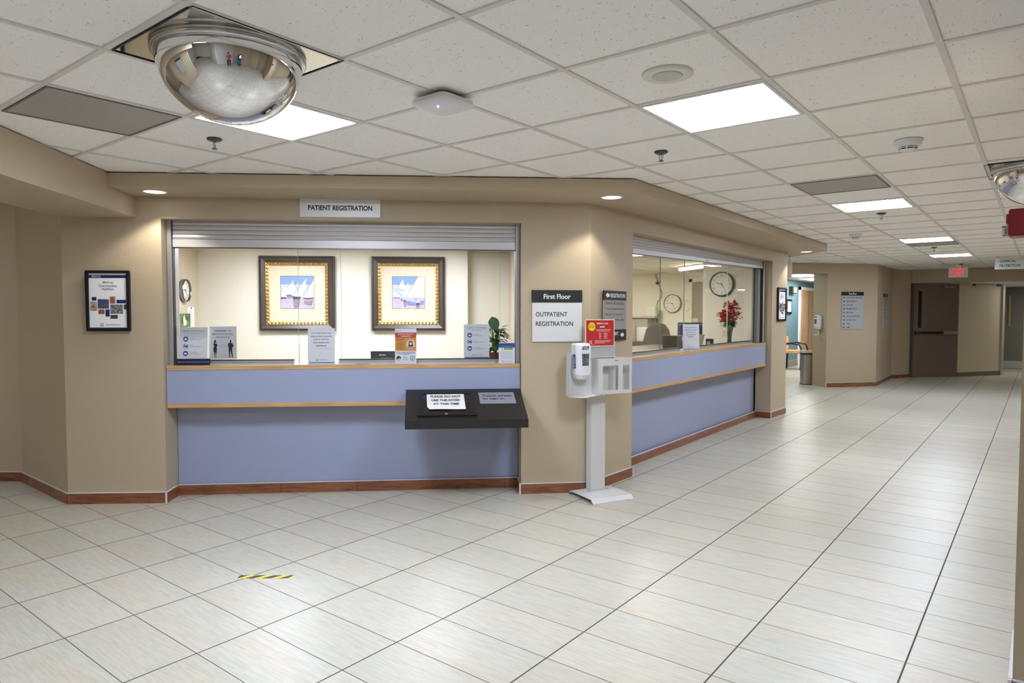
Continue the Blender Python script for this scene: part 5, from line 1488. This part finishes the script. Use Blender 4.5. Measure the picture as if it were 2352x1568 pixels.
for sx in (-1, 1):
    MB().tube([(sx * .29, -.24, 0), (sx * .29, -.25, .55), (sx * .29, -.20, .66), (sx * .29, 0, .69), (sx * .29, .22, .66)], .024, M_BLACK, 8).build('arm_frame', r)
    MB().tube([(sx * .29, .27, 0), (sx * .29, .25, .66)], .022, M_BLACK, 8).build('leg', r)
for k, (x, y) in enumerate(((-4.55, 17.2), (-4.75, 19.3))):
    r = thing('lobby_ceiling_light', ('nearer' if k == 0 else 'farther') + ' bright lobby ceiling light seen through the opening', 'ceiling light', (x, y, 2.385), 0)
    MB().box(-.3, .3, -.6, .6, -.008, -.002, M_PANEL_LOB).build('diffuser', r)
    MB().box(-.32, .32, -.62, -.6, -.01, 0, M_WHITE).box(-.32, .32, .6, .62, -.01, 0, M_WHITE).box(-.32, -.3, -.6, .6, -.01, 0, M_WHITE).box(.3, .32, -.6, .6, -.01, 0, M_WHITE).build('frame', r)

office_panel(Vector((-5.0, 13.9)), 'ceiling light in the lobby entry beside the opening, out of direct view', m=M_PANEL_LOB, z=2.456)

# fire alarm strobe on the wing wall
r = thing('fire_alarm_strobe', 'dark red fire alarm strobe on the wall edge at the right', 'fire alarm', (WE.x, WE.y + .10, 1.768), -PI / 2)
# local x runs down the corridor side of the wall, -y out of it
M_FIRE = mat('fire_red', (120, 18, 30), .4)
MB().box(-.060, .060, -.056, -.001, 0, .102, M_FIRE).build('case', r, bevel=.004)
MB().box(-.035, .035, -.064, -.057, .050, .086, M_FIRE).build('horn_grille', r)
MB().box(-.03, .03, -.076, -.057, .008, .042, glass_mat('strobe_lens', (.9, .9, .92), 2)).box(-.02, .02, -.070, -.058, .014, .036, M_CHROME).build('strobe_lens', r)

# floor marking tape
def tape(label, p, ang):
    r = thing('floor_tape', label, 'floor tape', (p[0], p[1], 0), ang, 'striped floor tapes')
    L_, w = .305, .043
    q = MB().prism([(0, 0), (L_, 0), (L_ + .0, w), (.0, w)], .0003, .0010, mat('tape_yellow', (236, 214, 30), .4))
    n = 3; st = .094
    BK = mat('tape_black', (24, 22, 30), .4)
    for i in range(-1, 4):
        a = -.052 + i * st
        P = [(a, 0), (a + .050, 0), (a + .050 + .052, w), (a + .052, w)]
        P = [(min(max(x, 0), L_), y) for x, y in P]
        if P[1][0] - P[0][0] > .001 or P[2][0] - P[3][0] > .001:
            q.prism(P, .0010, .0013, BK)
    q.build('strip', r)
    return r
tape('yellow and black striped floor tape on the tiles before the front counter', (-3.495, 1.993), math.atan2(2.183 - 1.993, 3.495 - 3.252))
tape('second striped floor tape nearer the camera', t2(CP(-.95, 1.75)), RZ1)

# ---------------------------------------------------------------- behind the camera (what the dome mirror shows)
r = thing('check_in_machine', 'blue check-in machine with a lit screen standing behind the camera, seen in the dome mirror', 'kiosk', v3(CP(1.22, -.50), 0), math.radians(38 + 180 - 22))
MB().prism(rrect(.22, .16, .05), 0, .06, M_INK).prism([(-.20, .12), (.20, .12), (.18, -.13), (-.18, -.13)], .06, .80, mat('machine_blue', (60, 120, 140), .35)).build('cabinet', r, bevel=.01)
MB().box(-.20, .20, -.06, .06, .80, 1.45, NAVY).build('head', r, bevel=.015)
MB().box(-.165, .165, -.066, -.0605, 1.02, 1.36, emis('machine_screen', (190, 200, 240), 2.2)).build('screen', r)
MB().box(-.12, .12, -.075, -.061, .86, .96, M_SIGNG).build('card_slot', r)
FS, RS = SD(CP(-2.75, .75), CP(-3.7, 2.45))
r = wsign('directory_sign', 'silver directory board on the left side wall, seen in the dome mirror', 'sign', lambda q, d=0: CP(-2.75, .75) + (CP(-3.7, 2.45) - CP(-2.75, .75)).normalized() * q + Vector(((CP(-3.7, 2.45) - CP(-2.75, .75)).normalized().y, -(CP(-3.7, 2.45) - CP(-2.75, .75)).normalized().x)) * .122, .95, 1.15, RS + PI)
MB().box(-.26, .26, -.012, -.001, 0, .68, mat('directory_silver', (172, 174, 176), .45)).build('panel', r); MB().box(-.26, .26, -.014, -.001, .68, .76, M_INK).build('header_band', r)
q = MB()
for i in range(9): q.rect(-.18, -.18 + .2 + .03 * (i % 4), .62 - i * .07, .64 - i * .07, -.0121, M_INK)
q.build('text_lines', r)

# the photographer, standing behind the camera and seen in the dome mirror
def skin_mesh(name, joints, edges, mt, parent, sub=2):
    me = bpy.data.meshes.new(name)
    me.from_pydata([j[0] for j in joints], edges, [])
    o = bpy.data.objects.new(name, me); COL.objects.link(o)
    sk = o.modifiers.new('skin', 'SKIN'); sk.use_smooth_shade = True
    for i, j in enumerate(joints):
        rr = j[1]
        me.skin_vertices[0].data[i].radius = rr if isinstance(rr, tuple) else (rr, rr)
    me.skin_vertices[0].data[0].use_root = True
    sb = o.modifiers.new('sub', 'SUBSURF'); sb.levels = sub; sb.render_levels = sub
    dg = bpy.context.evaluated_depsgraph_get(); dg.update()
    m2 = bpy.data.meshes.new_from_object(o.evaluated_get(dg))
    bpy.data.objects.remove(o); bpy.data.meshes.remove(me)
    m2.materials.clear(); m2.materials.append(mt)
    for p in m2.polygons: p.use_smooth = True; p.material_index = 0
    n = bpy.data.objects.new(name, m2); COL.objects.link(n); n.parent = parent
    return n
M_SKIN = mat('skin', (196, 150, 126), .5)
pr = thing('person', 'person in red top and black trousers holding a camera, reflected in the dome mirror', 'person', v3(CP(.02, -.42), 0), math.radians(37.947))
# local frame: +y is where the person looks
J = [((0, 0, .92), (.085, .07)), ((0, .0, 1.10), (.095, .07)), ((0, .0, 1.25), (.11, .075)), ((0, -.01, 1.34), (.06, .05)), ((0, .0, 1.40), .043), ((0, .015, 1.47), (.060, .070)), ((0, .02, 1.54), (.068, .082)), ((0, .01, 1.60), (.045, .055)),
     ((.15, .0, 1.30), .045), ((.20, .12, 1.14), .034), ((.10, .24, 1.36), .024), ((.07, .265, 1.42), (.030, .016)),
     ((-.15, .0, 1.30), .045), ((-.19, .13, 1.15), .034), ((-.09, .24, 1.36), .024), ((-.06, .265, 1.42), (.030, .016)),
     ((.09, .0, .86), .075), ((.095, .01, .48), .050), ((.10, -.02, .09), .034), ((-.09, .0, .86), .075), ((-.10, .03, .48), .050), ((-.11, -.01, .09), .034)]
E_ = [(0, 1), (1, 2), (2, 3), (3, 4), (4, 5), (5, 6), (6, 7), (2, 8), (8, 9), (9, 10), (10, 11), (2, 12), (12, 13), (13, 14), (14, 15), (0, 16), (16, 17), (17, 18), (0, 19), (19, 20), (20, 21)]
for sd in (1, -1):
    w = 11 if sd == 1 else 15
    for k, (ln, dx) in enumerate(((.060, -.028), (.070, -.010), (.066, .010), (.052, .026))):
        b0 = len(J); x = sd * .07
        J += [((x - sd * dx * .6, .285, 1.445 + .006 * (1 - abs(k - 1.5))), .0085), ((x - sd * dx - sd * .012, .300, 1.445 + ln * .45), .008), ((x - sd * dx - sd * .030, .285, 1.445 + ln * .62), .007)]
        E_ += [(w, b0), (b0, b0 + 1), (b0 + 1, b0 + 2)]
    b0 = len(J)
    J += [((sd * .050, .250, 1.425), .010), ((sd * .030, .245, 1.44), .009)]
    E_ += [(w, b0), (b0, b0 + 1)]
body = skin_mesh('body', J, E_, M_SKIN, pr, 1)
skin_mesh('red_top', [((0, 0, .90), (.125, .10)), ((0, .0, 1.08), (.130, .095)), ((0, .0, 1.24), (.145, .095)), ((0, -.005, 1.335), (.075, .062)), ((.155, .0, 1.295), .060), ((.205, .12, 1.13), .047), ((-.155, .0, 1.295), .060), ((-.195, .13, 1.14), .047)],
          [(0, 1), (1, 2), (2, 3), (2, 4), (4, 5), (2, 6), (6, 7)], mat('red_cloth', (190, 50, 46), .8), pr)
skin_mesh('black_trousers', [((0, 0, .93), (.118, .095)), ((.092, .0, .84), .092), ((.098, .012, .48), .066), ((.10, -.02, .10), .052), ((-.092, .0, .84), .092), ((-.102, .032, .48), .066), ((-.11, -.01, .10), .052)], [(0, 1), (1, 2), (2, 3), (0, 4), (4, 5), (5, 6)], mat('black_cloth', (24, 24, 28), .8), pr)
for x in (.10, -.11): skin_mesh('shoe', [((x, -.04, .045), (.036, .036)), ((x, .05, .038), (.038, .030)), ((x, .14, .028), (.036, .022))], [(0, 1), (1, 2)], mat('shoe_grey', (120, 112, 104), .6), pr)
MB().lathe([(.0001, .115), (.05, .105), (.082, .06), (.090, .0), (.084, -.07), (.05, -.12), (.0001, -.13)], mat('dark_hair', (46, 34, 30), .7), 20, c=(0, -.015, 1.545)).build('hair', pr)
q = MB().lathe([(.0001, .10), (.010, .094), (.013, .088)], M_SKIN, 10, c=(0, 0, 1.52), axis='y')
for x in (-.026, .026): q.lathe([(.0001, .092), (.008, .090), (.011, .084)], M_INK, 10, c=(x, 0, 1.548), axis='y')
q.box(-.02, .02, .080, .090, 1.482, 1.488, mat('lips', (150, 80, 76), .5))
q.build('face_features', pr)
r = thing('photo_camera', 'black camera with a white flash unit held up by the photographer', 'camera', v3(CP(.02, -.42), 0), math.radians(37.947))
MB().box(-.065, .065, .205, .255, 1.43, 1.525, M_BLACKM).build('body', r, bevel=.008)
MB().lathe([(.030, .255), (.034, .26), (.034, .34), (.030, .345), (.0001, .335)], M_BLACK, 24, c=(0, 0, 1.476), axis='y').build('lens', r)
MB().box(-.035, .035, .195, .265, 1.527, 1.60, M_WHITE).build('flash_unit', r, bevel=.006)
